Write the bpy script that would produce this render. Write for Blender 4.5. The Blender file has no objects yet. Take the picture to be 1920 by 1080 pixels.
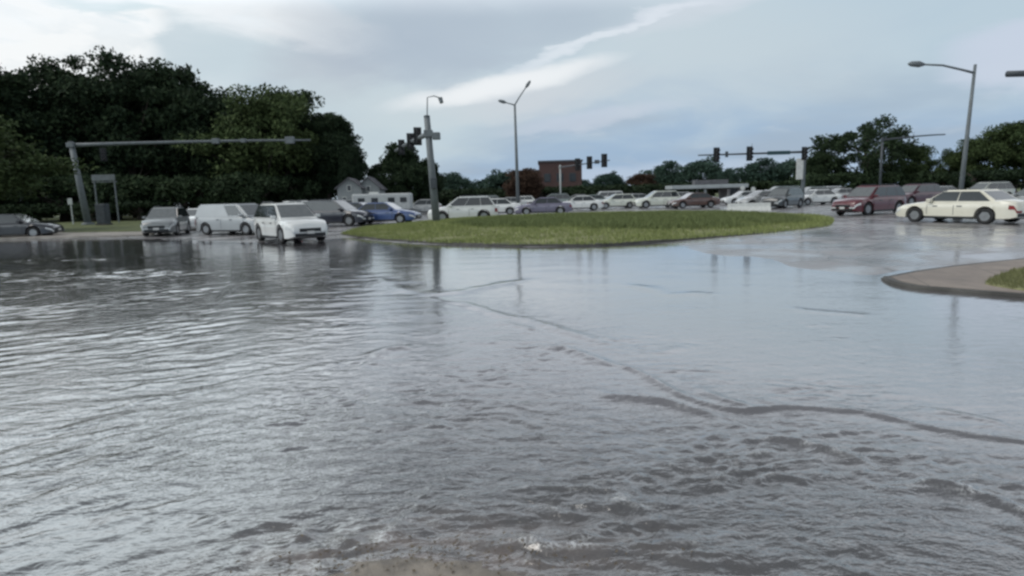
import bpy, bmesh, math, random
import numpy as np
from mathutils import Vector, Matrix

random.seed(7)
SC = bpy.context.scene
COL = SC.collection
R = math.radians

# ------------------------------------------------------------------ camera
F = 1200.0                      # focal length in photo pixels (1920 wide)
PITCH = math.atan(175 / F)
ROLL = -0.027
CH = 1.8                        # eye height above the flood water
cam_d = bpy.data.cameras.new('camera')
cam = bpy.data.objects.new('camera', cam_d)
COL.objects.link(cam)
CM = Matrix.Rotation(R(90) - PITCH, 4, 'X') @ Matrix.Rotation(ROLL, 4, 'Z')
cam.matrix_world = Matrix.Translation((0, 0, CH)) @ CM
cam_d.sensor_width = 36.0
cam_d.lens = 36.0 * F / 1920.0
cam_d.clip_start = 0.05
cam_d.clip_end = 3000
SC.camera = cam

def ray(px, py):
    return (CM.to_3x3() @ Vector(((px - 960) / F, -(py - 540) / F, -1))).normalized()
def G(px, py, z=0.0):           # the ground point seen at a photo pixel
    d = ray(px, py)
    t = (z - CH) / d.z
    return (d.x * t, d.y * t)
def hor(px):                    # pixel row of the horizon
    return 365 - (px - 960) * 0.027
def P(px, dist):                # the ground point in that compass direction, dist metres out
    d = ray(px, hor(px))
    k = dist / d.y
    return (d.x * k, dist)

# ------------------------------------------------------------------ sky, sun, exposure
SUN_EL, SUN_AZ = R(52), R(-105)  # azimuth from the view direction, to the left
w = bpy.data.worlds.new('World')
SC.world = w
w.use_nodes = True
nt = w.node_tree
for n in list(nt.nodes): nt.nodes.remove(n)
def N(tree, typ, **kw):
    n = tree.nodes.new(typ)
    for k, v in kw.items(): setattr(n, k, v)
    return n
def lk(tree, a, b): tree.links.new(a, b)
def mth(tree, op, a, b=None, c=None, clamp=False):
    n = tree.nodes.new('ShaderNodeMath'); n.operation = op; n.use_clamp = clamp
    for i, v in enumerate((a, b, c)):
        if v is None: continue
        if isinstance(v, (int, float)): n.inputs[i].default_value = v
        else: tree.links.new(v, n.inputs[i])
    return n.outputs[0]
def mixc(tree, f, a, b):
    n = tree.nodes.new('ShaderNodeMix'); n.data_type = 'RGBA'
    for s, v in ((n.inputs[0], f), (n.inputs[6], a), (n.inputs[7], b)):
        if isinstance(v, (int, float)): s.default_value = v
        elif isinstance(v, tuple): s.default_value = (*v, 1) if len(v) == 3 else v
        else: tree.links.new(v, s)
    return n.outputs[2]
def smooth(tree, v, a, b):
    n = tree.nodes.new('ShaderNodeMapRange'); n.interpolation_type = 'SMOOTHSTEP'
    tree.links.new(v, n.inputs[0]); n.inputs[1].default_value = a; n.inputs[2].default_value = b
    return n.outputs[0]
def noise(tree, vec, scale, detail=4, rough=0.5, dist=0.0):
    n = tree.nodes.new('ShaderNodeTexNoise')
    if vec is not None: tree.links.new(vec, n.inputs['Vector'])
    n.inputs['Scale'].default_value = scale; n.inputs['Detail'].default_value = detail
    n.inputs['Roughness'].default_value = rough; n.inputs['Distortion'].default_value = dist
    return n.outputs['Fac']

tc = N(nt, 'ShaderNodeTexCoord')
sep = N(nt, 'ShaderNodeSeparateXYZ'); lk(nt, tc.outputs['Generated'], sep.inputs[0])
X, Y, Z = sep.outputs
az = mth(nt, 'ARCTAN2', X, Y)
el = mth(nt, 'ARCSINE', Z)
zz = mth(nt, 'ADD', mth(nt, 'ABSOLUTE', Z), 0.16)
cv = N(nt, 'ShaderNodeCombineXYZ')
lk(nt, mth(nt, 'DIVIDE', X, zz), cv.inputs[0]); lk(nt, mth(nt, 'DIVIDE', Y, zz), cv.inputs[1])
nz_big = noise(nt, cv.outputs[0], 0.75, 5, 0.5, 0.35)
cv2 = N(nt, 'ShaderNodeCombineXYZ')
lk(nt, mth(nt, 'MULTIPLY', az, 2.4), cv2.inputs[0]); lk(nt, mth(nt, 'MULTIPLY', el, 7.0), cv2.inputs[1])
nz_str = noise(nt, cv2.outputs[0], 1.6, 6, 0.55, 0.6)
nz_fine = noise(nt, cv2.outputs[0], 5.0, 5, 0.55, 0.3)
sky = N(nt, 'ShaderNodeTexSky'); sky.sky_type = 'NISHITA'; sky.sun_disc = False
sky.sun_elevation = SUN_EL; sky.sun_rotation = SUN_AZ
sky.air_density = 1.0; sky.dust_density = 2.5
K = 1 / 0.10
def c(r, g, b, k=1.0): return (r * K * k, g * K * k, b * K * k)
# overcast deck: blue grey low down, paler above, with bands of thicker cloud
lowblue = c(0.35, 0.485, 0.66); pale = c(0.60, 0.705, 0.765); grey = c(0.38, 0.47, 0.58)
elf = smooth(nt, mth(nt, 'ADD', el, mth(nt, 'MULTIPLY', mth(nt, 'SUBTRACT', nz_str, 0.5), 0.28)), 0.02, 0.21)
left = smooth(nt, mth(nt, 'ADD', az, mth(nt, 'MULTIPLY', mth(nt, 'SUBTRACT', nz_big, 0.5), 0.5)), 0.05, -0.3)
base = mixc(nt, elf, lowblue, pale)
base = mixc(nt, mth(nt, 'MULTIPLY', left, 0.75), base, pale)
gfac = smooth(nt, nz_big, 0.44, 0.66)
base = mixc(nt, mth(nt, 'MULTIPLY', gfac, 0.75), base, grey)
base = mixc(nt, mth(nt, 'MULTIPLY', smooth(nt, nz_fine, 0.55, 0.8), 0.30), base, c(0.66, 0.71, 0.76))
rt = mth(nt, 'MULTIPLY', smooth(nt, az, 0.15, 0.6), smooth(nt, el, 0.05, 0.2))
base = mixc(nt, mth(nt, 'MULTIPLY', rt, 0.6), base, c(0.46, 0.59, 0.69))
def azel(px, py):
    d = ray(px, py)
    return math.atan2(d.x, d.y), math.asin(d.z)
wa = mth(nt, 'MULTIPLY', mth(nt, 'SUBTRACT', nz_str, 0.5), 0.22)
wf = mth(nt, 'MULTIPLY', mth(nt, 'SUBTRACT', nz_fine, 0.5), 0.10)
wsum = mth(nt, 'ADD', wa, wf)
def blob(px, py, sa, se, slope, col, amt, warp=1.0, sharp=None):
    global base
    a0, e0 = azel(px, py)
    a = mth(nt, 'SUBTRACT', az, a0)
    e = mth(nt, 'SUBTRACT', mth(nt, 'SUBTRACT', el, e0), mth(nt, 'MULTIPLY', a, slope))
    e = mth(nt, 'ADD', e, mth(nt, 'MULTIPLY', wsum, warp))
    q = mth(nt, 'ADD', mth(nt, 'POWER', mth(nt, 'ABSOLUTE', mth(nt, 'DIVIDE', a, sa)), 2.0),
            mth(nt, 'POWER', mth(nt, 'ABSOLUTE', mth(nt, 'DIVIDE', e, se)), 2.0))
    g = smooth(nt, q, 1.6, 0.0)
    base = mixc(nt, mth(nt, 'MULTIPLY', g, amt), base, col)
wh = c(0.98, 1.0, 1.0); wh2 = c(0.76, 0.80, 0.83)
blob(60, 30, 0.26, 0.13, 0.0, wh, 0.95, 1.2)
blob(190, 45, 0.16, 0.06, 0.2, wh, 0.95, 0.8)
blob(500, 15, 0.16, 0.045, -0.2, c(0.84, 0.87, 0.89), 0.95, 0.8)
blob(350, 100, 0.14, 0.05, 0.0, c(0.55, 0.66, 0.72), 0.8, 0.6)
blob(620, 150, 0.10, 0.06, 0.0, c(0.50, 0.54, 0.60), 0.6, 0.8)
blob(740, 60, 0.16, 0.08, 0.0, c(0.47, 0.54, 0.62), 0.6, 0.8)
blob(940, 185, 0.22, 0.035, 0.10, c(0.66, 0.70, 0.74), 0.8, 0.3)
blob(1290, 22, 0.12, 0.02, 0.18, c(0.70, 0.75, 0.82), 0.7, 0.2)
blob(950, 55, 0.22, 0.055, 0.1, c(0.45, 0.53, 0.62), 0.65, 0.5)
blob(1350, 130, 0.22, 0.08, 0.0, c(0.58, 0.66, 0.71), 0.5, 0.5)
blob(1100, 225, 0.14, 0.014, 0.10, c(0.62, 0.68, 0.78), 0.6, 0.25)
blob(1230, 335, 0.30, 0.022, 0.03, c(0.58, 0.67, 0.80), 0.6, 0.2)
blob(1900, 95, 0.07, 0.04, 0.0, c(0.62, 0.68, 0.80), 0.8, 0.6)
blob(700, 250, 0.20, 0.07, 0.0, c(0.60, 0.70, 0.74), 0.7, 0.5)
blob(945, 160, 0.165, 0.017, 0.17, c(0.90, 0.93, 0.95), 1.0, 0.16)
blob(1120, 78, 0.14, 0.0085, 0.27, c(0.78, 0.84, 0.90), 0.85, 0.42)
blob(1240, 30, 0.08, 0.011, 0.15, c(0.74, 0.80, 0.87), 0.7, 0.5)
blob(60, 110, 0.13, 0.035, 0.0, wh, 1.0, 0.5)
blob(150, 60, 0.08, 0.030, 0.0, wh, 1.0, 0.6)
blob(235, 48, 0.05, 0.022, 0.0, wh, 1.0, 0.6)
blob(215, 100, 0.05, 0.016, 0.0, wh, 0.95, 0.5)
blob(200, 10, 0.07, 0.014, 0.0, c(0.50, 0.68, 0.74), 0.8, 0.5)
lf = mth(nt, 'MULTIPLY', smooth(nt, az, -0.15, -0.45), smooth(nt, nz_fine, 0.47, 0.62))
base = mixc(nt, mth(nt, 'MULTIPLY', lf, 0.25), base, c(0.56, 0.66, 0.72))
blob(60, -260, 0.34, 0.16, 0.0, c(1.0, 1.06, 1.10), 0.9, 1.0)
# unseen bright band, then dark deck overhead, both added to shape water reflections
hi = mth(nt, 'MULTIPLY', smooth(nt, el, 0.25, 0.33), 0.95)
base = mixc(nt, hi, base, mixc(nt, smooth(nt, az, -0.1, -0.5), c(1.0, 1.06, 1.14), c(1.75, 1.95, 2.05)))
up = smooth(nt, mth(nt, 'ADD', el, mth(nt, 'MULTIPLY', mth(nt, 'SUBTRACT', nz_big, 0.5), 0.35)), 0.45, 0.60)
base = mixc(nt, mth(nt, 'MULTIPLY', up, 0.92), base, c(0.24, 0.265, 0.30))
fin = mixc(nt, 0.92, sky.outputs[0], base)
bg = N(nt, 'ShaderNodeBackground'); bg.inputs['Strength'].default_value = 0.10
lk(nt, fin, bg.inputs['Color'])
wo = N(nt, 'ShaderNodeOutputWorld'); lk(nt, bg.outputs[0], wo.inputs[0])

sd = bpy.data.lights.new('sun', 'SUN'); sd.energy = 1.5; sd.angle = R(40); sd.color = (1.0, 0.96, 0.9)
so = bpy.data.objects.new('sun', sd); COL.objects.link(so)
sdir = Vector((math.sin(SUN_AZ) * math.cos(SUN_EL), math.cos(SUN_AZ) * math.cos(SUN_EL), math.sin(SUN_EL)))
so.rotation_euler = sdir.to_track_quat('Z', 'Y').to_euler()
so.location = (-20, 20, 40)

SC.render.engine = 'CYCLES'
SC.view_settings.view_transform = 'Standard'
SC.view_settings.look = 'None'
SC.view_settings.gamma = 1
SC.view_settings.exposure = 0.0
SC.render.resolution_x = 1024; SC.render.resolution_y = 576
SC.cycles.pixel_filter_type = 'BLACKMAN_HARRIS'
SC.cycles.filter_width = 2.7

# ------------------------------------------------------------------ materials
def new_mat(name):
    m = bpy.data.materials.new(name); m.use_nodes = True
    t = m.node_tree
    b = t.nodes['Principled BSDF']
    return m, t, b
def sim(name, col, rough=0.5, metal=0.0, var=0.12, scale=6.0, bump=0.0, emis=None, coat=0.0):
    m, t, b = new_mat(name)
    o = N(t, 'ShaderNodeTexCoord').outputs['Object']
    f = noise(t, o, scale, 5, 0.6)
    dk = tuple(x * (1 - var) for x in col); lt = tuple(min(1, x * (1 + var)) for x in col)
    lk(t, mixc(t, smooth(t, f, 0.3, 0.7), dk, lt), b.inputs['Base Color'])
    b.inputs['Roughness'].default_value = rough; b.inputs['Metallic'].default_value = metal
    if coat: b.inputs['Coat Weight'].default_value = coat; b.inputs['Coat Roughness'].default_value = 0.06
    if bump:
        bp = N(t, 'ShaderNodeBump'); bp.inputs['Strength'].default_value = bump; bp.inputs['Distance'].default_value = 0.02
        lk(t, noise(t, o, scale * 6, 4, 0.6), bp.inputs['Height']); lk(t, bp.outputs[0], b.inputs['Normal'])
    if emis:
        b.inputs['Emission Color'].default_value = (*emis[0], 1); b.inputs['Emission Strength'].default_value = emis[1]
    return m
M = {}
M['metal'] = sim('galvanised_metal', (0.135, 0.155, 0.165), 0.55, 0.0, 0.15, 3)
M['metal_pale'] = sim('pale_metal', (0.42, 0.45, 0.44), 0.5, 0.0, 0.12, 3)
M['metal_dark'] = sim('dark_metal', (0.05, 0.06, 0.07), 0.5, 0.0, 0.2, 3)
M['black'] = sim('black_plastic', (0.012, 0.014, 0.016), 0.5)
M['rubber'] = sim('tyre_rubber', (0.018, 0.018, 0.019), 0.75)
M['rim'] = sim('wheel_rim', (0.35, 0.36, 0.37), 0.35, 0.6)
M['glass'] = sim('car_glass', (0.030, 0.036, 0.038), 0.05, coat=0.8)
M['windscreen'] = sim('windscreen_sky_tint', (0.12, 0.13, 0.13), 0.08, coat=1.0)  # paler base colour stands in for sky reflected in the windscreen
M['lamp'] = sim('headlamp_glass', (0.60, 0.62, 0.62), 0.12)
M['taillamp'] = sim('taillamp_red', (0.22, 0.012, 0.012), 0.2)
M['lens'] = sim('signal_lens', (0.03, 0.015, 0.012), 0.25)
M['under'] = sim('underbody', (0.01, 0.01, 0.01), 0.9)
M['sign_green'] = sim('sign_dark_green', (0.02, 0.06, 0.07), 0.5)
M['sign_white'] = sim('sign_white', (0.62, 0.63, 0.60), 0.5)
M['plate'] = sim('plate_white', (0.6, 0.6, 0.58), 0.5)
M['concrete'] = sim('concrete', (0.27, 0.25, 0.225), 0.75, 0, 0.25, 1.3, 0.5)
M['concrete_joint'] = None
M['concrete_shaded'] = sim('kerb_shaded_concrete', (0.075, 0.072, 0.066), 0.7, 0, 0.35, 1.6, 0.5)  # shade on the kerb face is put into this darker concrete colour
M['trunk'] = sim('bark', (0.045, 0.038, 0.03), 0.9, 0, 0.3, 4, 0.6)
M['house'] = sim('house_siding', (0.25, 0.27, 0.27), 0.7, 0, 0.06, 2)
M['roof'] = sim('grey_roof', (0.10, 0.10, 0.11), 0.8, 0, 0.2, 3)
M['canopy'] = sim('canopy_metal', (0.34, 0.37, 0.38), 0.6, 0, 0.1, 1)
M['block'] = sim('grey_block', (0.22, 0.21, 0.21), 0.8, 0, 0.15, 2)
M['window'] = sim('window_glass', (0.03, 0.035, 0.04), 0.1)
m, t, b = new_mat('paving_concrete'); M['concrete_joint'] = m
o = N(t, 'ShaderNodeTexCoord').outputs['Object']
sx = N(t, 'ShaderNodeSeparateXYZ'); mp = N(t, 'ShaderNodeMapping'); mp.inputs['Rotation'].default_value = (0, 0, R(20)); lk(t, o, mp.inputs[0]); lk(t, mp.outputs[0], sx.inputs[0])
jx = mth(t, 'LESS_THAN', mth(t, 'FRACT', mth(t, 'DIVIDE', sx.outputs[0], 1.5)), 0.012)
jy = mth(t, 'LESS_THAN', mth(t, 'FRACT', mth(t, 'DIVIDE', sx.outputs[1], 1.5)), 0.012)
jj = mth(t, 'MAXIMUM', jx, jy)
fa = noise(t, o, 0.9, 6, 0.65, 0.6); fb_ = noise(t, o, 5, 5, 0.65)
cc = mixc(t, smooth(t, fa, 0.35, 0.65), (0.17, 0.135, 0.11), (0.27, 0.225, 0.19))
cc = mixc(t, mth(t, 'MULTIPLY', smooth(t, fb_, 0.5, 0.7), 0.4), cc, (0.13, 0.115, 0.095))
lk(t, mixc(t, mth(t, 'MULTIPLY', jj, 0.75), cc, (0.05, 0.045, 0.04)), b.inputs['Base Color'])
lk(t, mth(t, 'ADD', 0.35, mth(t, 'MULTIPLY', fa, 0.5)), b.inputs['Roughness'])
PAINT = {}
def paint(name, col):
    if name not in PAINT: PAINT[name] = sim('paint_' + name, col, 0.28, 0.0, 0.05, 1.5, coat=1.0)
    return PAINT[name]

def leaf_mat(name, a, b2):
    m, t, b = new_mat(name)
    geo = N(t, 'ShaderNodeNewGeometry'); oi = N(t, 'ShaderNodeObjectInfo')
    f = mth(t, 'ADD', mth(t, 'MULTIPLY', geo.outputs['Random Per Island'], 0.6), mth(t, 'MULTIPLY', oi.outputs['Random'], 0.4))
    lk(t, mixc(t, f, a, b2), b.inputs['Base Color'])
    b.inputs['Roughness'].default_value = 0.75
    b.inputs['Specular IOR Level'].default_value = 0.12
    return m
M['leaf_dark'] = leaf_mat('leaves_dark', (0.014, 0.026, 0.016), (0.046, 0.070, 0.032))
M['leaf_mid'] = leaf_mat('leaves_mid', (0.030, 0.050, 0.022), (0.080, 0.110, 0.042))
M['leaf_hazed'] = leaf_mat('leaves_hazed', (0.034, 0.062, 0.052), (0.065, 0.105, 0.078))  # distance haze put into a lighter, bluer leaf colour
M['leaf_brown'] = leaf_mat('leaves_brown', (0.050, 0.030, 0.022), (0.085, 0.055, 0.038))
M['grass'] = leaf_mat('grass_blades', (0.15, 0.19, 0.065), (0.31, 0.34, 0.14))
M['grass_dark'] = leaf_mat('tall_grass_blades', (0.105, 0.135, 0.055), (0.20, 0.235, 0.10))

# wet asphalt
m, t, b = new_mat('wet_asphalt'); M['asphalt'] = m
o = N(t, 'ShaderNodeTexCoord').outputs['Object']
f1 = noise(t, o, 0.35, 6, 0.6, 0.5); f2 = noise(t, o, 40, 3, 0.6)
cc = mixc(t, smooth(t, f1, 0.35, 0.65), (0.20, 0.195, 0.20), (0.27, 0.26, 0.265))
cc = mixc(t, mth(t, 'MULTIPLY', f2, 0.4), cc, (0.16, 0.155, 0.155))
lk(t, cc, b.inputs['Base Color'])
lk(t, mth(t, 'ADD', 0.22, mth(t, 'MULTIPLY', smooth(t, f1, 0.35, 0.7), 0.25)), b.inputs['Roughness'])
b.inputs['Coat Roughness'].default_value = 0.12; b.inputs['Coat IOR'].default_value = 1.45
fw = noise(t, o, 0.55, 5, 0.6, 0.8)
lk(t, mth(t, 'MULTIPLY', smooth(t, fw, 0.40, 0.58), 0.9), b.inputs['Coat Weight'])
vo = N(t, 'ShaderNodeTexVoronoi'); vo.feature = 'DISTANCE_TO_EDGE'; vo.inputs['Scale'].default_value = 0.22
nv = N(t, 'ShaderNodeTexNoise'); nv.inputs['Scale'].default_value = 0.8; nv.inputs['Detail'].default_value = 5
lk(t, o, nv.inputs['Vector']); va = N(t, 'ShaderNodeVectorMath'); va.operation = 'MULTIPLY_ADD'
lk(t, nv.outputs['Color'], va.inputs[0]); va.inputs[1].default_value = (1.6, 1.6, 0); lk(t, o, va.inputs[2]); lk(t, va.outputs[0], vo.inputs['Vector'])
crk = smooth(t, vo.outputs['Distance'], 0.012, 0.0)
lk(t, mixc(t, mth(t, 'MULTIPLY', crk, 0.6), cc, (0.05, 0.05, 0.05)), b.inputs['Base Color'])
bp = N(t, 'ShaderNodeBump'); bp.inputs['Strength'].default_value = 0.35; bp.inputs['Distance'].default_value = 0.01
lk(t, f2, bp.inputs['Height']); lk(t, bp.outputs[0], b.inputs['Normal'])
# soil / lawn
m, t, b = new_mat('lawn_ground'); M['lawn'] = m
o = N(t, 'ShaderNodeTexCoord').outputs['Object']
f1 = noise(t, o, 0.8, 6, 0.65)
lk(t, mixc(t, smooth(t, f1, 0.3, 0.7), (0.06, 0.08, 0.03), (0.13, 0.15, 0.055)), b.inputs['Base Color'])
b.inputs['Roughness'].default_value = 0.9
m, t, b = new_mat('median_turf'); M['turf'] = m
o = N(t, 'ShaderNodeTexCoord').outputs['Object']
f1 = noise(t, o, 1.2, 6, 0.65)
lk(t, mixc(t, smooth(t, f1, 0.3, 0.7), (0.15, 0.16, 0.07), (0.26, 0.26, 0.13)), b.inputs['Base Color'])
b.inputs['Roughness'].default_value = 0.9
# brick
m, t, b = new_mat('red_brick'); M['brick'] = m
o = N(t, 'ShaderNodeTexCoord').outputs['Object']
br = N(t, 'ShaderNodeTexBrick'); br.inputs['Scale'].default_value = 3.0
mp = N(t, 'ShaderNodeMapping'); mp.inputs['Rotation'].default_value = (R(90), 0, 0)
lk(t, o, mp.inputs[0]); lk(t, mp.outputs[0], br.inputs[0])
br.inputs['Color1'].default_value = (0.10, 0.048, 0.042, 1); br.inputs['Color2'].default_value = (0.075, 0.038, 0.036, 1)
br.inputs['Mortar'].default_value = (0.12, 0.10, 0.09, 1)
lk(t, br.outputs[0], b.inputs['Base Color']); b.inputs['Roughness'].default_value = 0.85
# flood water: murky, silt-laden, opaque a few centimetres down
m, t, b = new_mat('flood_water'); M['water'] = m
o = N(t, 'ShaderNodeTexCoord').outputs['Object']
s1 = noise(t, o, 0.22, 5, 0.55, 0.8); s2 = noise(t, o, 1.4, 5, 0.6, 0.5)
silt = mixc(t, smooth(t, s1, 0.3, 0.7), (0.045, 0.044, 0.044), (0.074, 0.071, 0.069))
silt = mixc(t, mth(t, 'MULTIPLY', smooth(t, s2, 0.45, 0.75), 0.4), silt, (0.045, 0.040, 0.034))
sheen_at = N(t, 'ShaderNodeAttribute'); sheen_at.attribute_name = 'silt'
silt = mixc(t, mth(t, 'MULTIPLY', sheen_at.outputs['Fac'], mth(t, 'ADD', 0.6, mth(t, 'MULTIPLY', s1, 0.8))), silt, (0.140, 0.134, 0.143))  # besides murk, this paler tone stands in for sky sheen on farther water
ats = N(t, 'ShaderNodeAttribute'); ats.attribute_name = 'shoal'
silt = mixc(t, ats.outputs['Fac'], silt, (0.17, 0.135, 0.115))
at = N(t, 'ShaderNodeAttribute'); at.attribute_name = 'foam'
ff = noise(t, o, 38, 5, 0.75)
fo = mth(t, 'MULTIPLY', at.outputs['Fac'], smooth(t, ff, 0.42, 0.62), clamp=True)
lk(t, mixc(t, fo, silt, (0.55, 0.56, 0.56)), b.inputs['Base Color'])
lk(t, mth(t, 'ADD', 0.10, mth(t, 'MULTIPLY', fo, 0.5)), b.inputs['Roughness'])
b.inputs['IOR'].default_value = 1.45
b.inputs['Coat Weight'].default_value = 1.0; b.inputs['Coat IOR'].default_value = 1.9; b.inputs['Coat Roughness'].default_value = 0.09
at2 = N(t, 'ShaderNodeAttribute'); at2.attribute_name = 'chop'
mp = N(t, 'ShaderNodeMapping'); mp.inputs['Scale'].default_value = (0.55, 1.0, 1.0); mp.inputs['Rotation'].default_value = (0, 0, R(-12))
lk(t, o, mp.inputs[0])
bn = mth(t, 'ADD', noise(t, mp.outputs[0], 7, 4, 0.6, 0.6), mth(t, 'MULTIPLY', noise(t, mp.outputs[0], 26, 3, 0.6, 0.3), 0.25))
bp = N(t, 'ShaderNodeBump'); bp.inputs['Strength'].default_value = 1.0
bp.inputs['Distance'].default_value = 0.02
lk(t, mth(t, 'MULTIPLY', bn, at2.outputs['Fac']), bp.inputs['Height']); lk(t, bp.outputs[0], b.inputs['Normal']); lk(t, bp.outputs[0], b.inputs['Coat Normal'])

# ------------------------------------------------------------------ mesh helpers
def mesh_from(name, verts, faces, mat=None, smooth_=False):
    me = bpy.data.meshes.new(name)
    me.from_pydata([tuple(v) for v in verts], [], [tuple(f) for f in faces])
    if mat: me.materials.append(mat)
    if smooth_: me.polygons.foreach_set('use_smooth', [True] * len(me.polygons))
    me.update()
    return me
def obj(name, me, parent=None, loc=(0, 0, 0), rz=0.0, mat=None):
    o = bpy.data.objects.new(name, me); COL.objects.link(o)
    o.location = loc; o.rotation_euler = (0, 0, rz)
    if parent: o.parent = parent
    if mat:
        o.material_slots[0].link = 'OBJECT'; o.material_slots[0].material = mat
    return o
def thing(name, label, cat, loc=(0, 0, 0), rz=0.0, group=None):
    o = bpy.data.objects.new(name, None); COL.objects.link(o)
    o.location = loc; o.rotation_euler = (0, 0, rz); o.empty_display_size = 0.3
    o['label'] = label; o['category'] = cat
    if group: o['group'] = group
    return o
def tag(o, label, cat, group=None, kind=None):
    o['label'] = label; o['category'] = cat
    if group: o['group'] = group
    if kind: o['kind'] = kind
    return o
class MB:
    def __init__(s): s.v = []; s.f = []
    def add(s, vs, fs):
        k = len(s.v); s.v += [tuple(v) for v in vs]; s.f += [tuple(i + k for i in f) for f in fs]; return s
    def box(s, c, h, rz=0.0, ch=0.0):
        cx, cy, cz = c; hx, hy, hz = h
        ca, sa = math.cos(rz), math.sin(rz)
        if ch <= 0:
            vs = [(x * hx, y * hy, z * hz) for z in (-1, 1) for x, y in ((-1, -1), (1, -1), (1, 1), (-1, 1))]
            fs = [(3, 2, 1, 0), (4, 5, 6, 7), (0, 1, 5, 4), (1, 2, 6, 5), (2, 3, 7, 6), (3, 0, 4, 7)]
        else:
            bm = bmesh.new(); bmesh.ops.create_cube(bm, size=2)
            for v in bm.verts: v.co = Vector((v.co.x * hx, v.co.y * hy, v.co.z * hz))
            bmesh.ops.bevel(bm, geom=bm.edges[:], offset=ch, segments=2, affect='EDGES', profile=0.5)
            bm.verts.index_update()
            vs = [tuple(v.co) for v in bm.verts]; fs = [[v.index for v in f.verts] for f in bm.faces]; bm.free()
        return s.add([(cx + x * ca - y * sa, cy + x * sa + y * ca, cz + z) for x, y, z in vs], fs)
    def tube(s, pts, rads, n=10, caps=True):
        pts = [Vector(p) for p in pts]
        if isinstance(rads, (int, float)): rads = [rads] * len(pts)
        vs = []; fs = []; prev = None
        for i, p in enumerate(pts):
            d = (pts[min(i + 1, len(pts) - 1)] - pts[max(i - 1, 0)]).normalized()
            if prev is None:
                a = Vector((1, 0, 0)) if abs(d.x) < 0.9 else Vector((0, 1, 0))
                u = d.cross(a).normalized()
            else: u = (prev - d * prev.dot(d)).normalized()
            prev = u; vv = d.cross(u)
            for k in range(n):
                an = 2 * math.pi * k / n
                vs.append(p + (u * math.cos(an) + vv * math.sin(an)) * rads[i])
        for i in range(len(pts) - 1):
            for k in range(n):
                a = i * n + k; b_ = i * n + (k + 1) % n
                fs.append((a, b_, b_ + n, a + n))
        if caps:
            fs.append(tuple(range(n))[::-1]); fs.append(tuple(range((len(pts) - 1) * n, len(pts) * n)))
        return s.add(vs, fs)
    def prism(s, poly, z0, z1):       # poly: ccw ground outline
        n = len(poly)
        vs = [(x, y, z0) for x, y in poly] + [(x, y, z1) for x, y in poly]
        fs = [tuple(range(n))[::-1], tuple(range(n, 2 * n))] + [(i, (i + 1) % n, (i + 1) % n + n, i + n) for i in range(n)]
        return s.add(vs, fs)
    def mesh(s, name, mat, sm=False): return mesh_from(name, s.v, s.f, mat, sm)
    def build(s, name, mat, parent=None, sm=False): return obj(name, s.mesh(name, mat, sm), parent)

# ------------------------------------------------------------------ noise in numpy
def perlin(x, y, seed):
    rng = np.random.RandomState(seed)
    T = 256
    g = rng.rand(T, T) * 2 * np.pi
    gx, gy = np.cos(g), np.sin(g)
    xi = np.floor(x).astype(np.int64); yi = np.floor(y).astype(np.int64)
    xf = x - xi; yf = y - yi
    u = xf * xf * xf * (xf * (xf * 6 - 15) + 10); v = yf * yf * yf * (yf * (yf * 6 - 15) + 10)
    def d(ix, iy, fx, fy):
        a = (ix % T); b_ = (iy % T)
        return gx[a, b_] * fx + gy[a, b_] * fy
    n00 = d(xi, yi, xf, yf); n10 = d(xi + 1, yi, xf - 1, yf)
    n01 = d(xi, yi + 1, xf, yf - 1); n11 = d(xi + 1, yi + 1, xf - 1, yf - 1)
    return (n00 * (1 - u) + n10 * u) * (1 - v) + (n01 * (1 - u) + n11 * u) * v * 1.0
def dpoly(x, y, pts, closed=False):
    """unsigned distance to a polyline"""
    best = np.full(x.shape, 1e9)
    n = len(pts)
    for i in range(n if closed else n - 1):
        ax, ay = pts[i]; bx, by = pts[(i + 1) % n]
        dx, dy = bx - ax, by - ay
        L2 = dx * dx + dy * dy + 1e-9
        tt = np.clip(((x - ax) * dx + (y - ay) * dy) / L2, 0, 1)
        best = np.minimum(best, np.hypot(x - ax - tt * dx, y - ay - tt * dy))
    return best
def inside(x, y, pts):
    r = np.zeros(x.shape, bool); n = len(pts)
    for i in range(n):
        ax, ay = pts[i]; bx, by = pts[(i + 1) % n]
        if ay == by: continue
        cnd = ((ay > y) != (by > y)) & (x < (bx - ax) * (y - ay) / (by - ay) + ax)
        r ^= cnd
    return r
def sstep(v, a, b_):
    t_ = np.clip((v - a) / (b_ - a), 0, 1); return t_ * t_ * (3 - 2 * t_)
def spline(pts, n=8):
    out = []
    for i in range(len(pts) - 1):
        p0 = pts[max(i - 1, 0)]; p1 = pts[i]; p2 = pts[i + 1]; p3 = pts[min(i + 2, len(pts) - 1)]
        for k in range(n):
            q = k / n
            out.append(tuple(0.5 * (2 * p1[j] + (p2[j] - p0[j]) * q + (2 * p0[j] - 5 * p1[j] + 4 * p2[j] - p3[j]) * q * q +
                             (-p0[j] + 3 * p1[j] - 3 * p2[j] + p3[j]) * q ** 3) for j in (0, 1)))
    out.append(tuple(pts[-1])); return out
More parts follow.
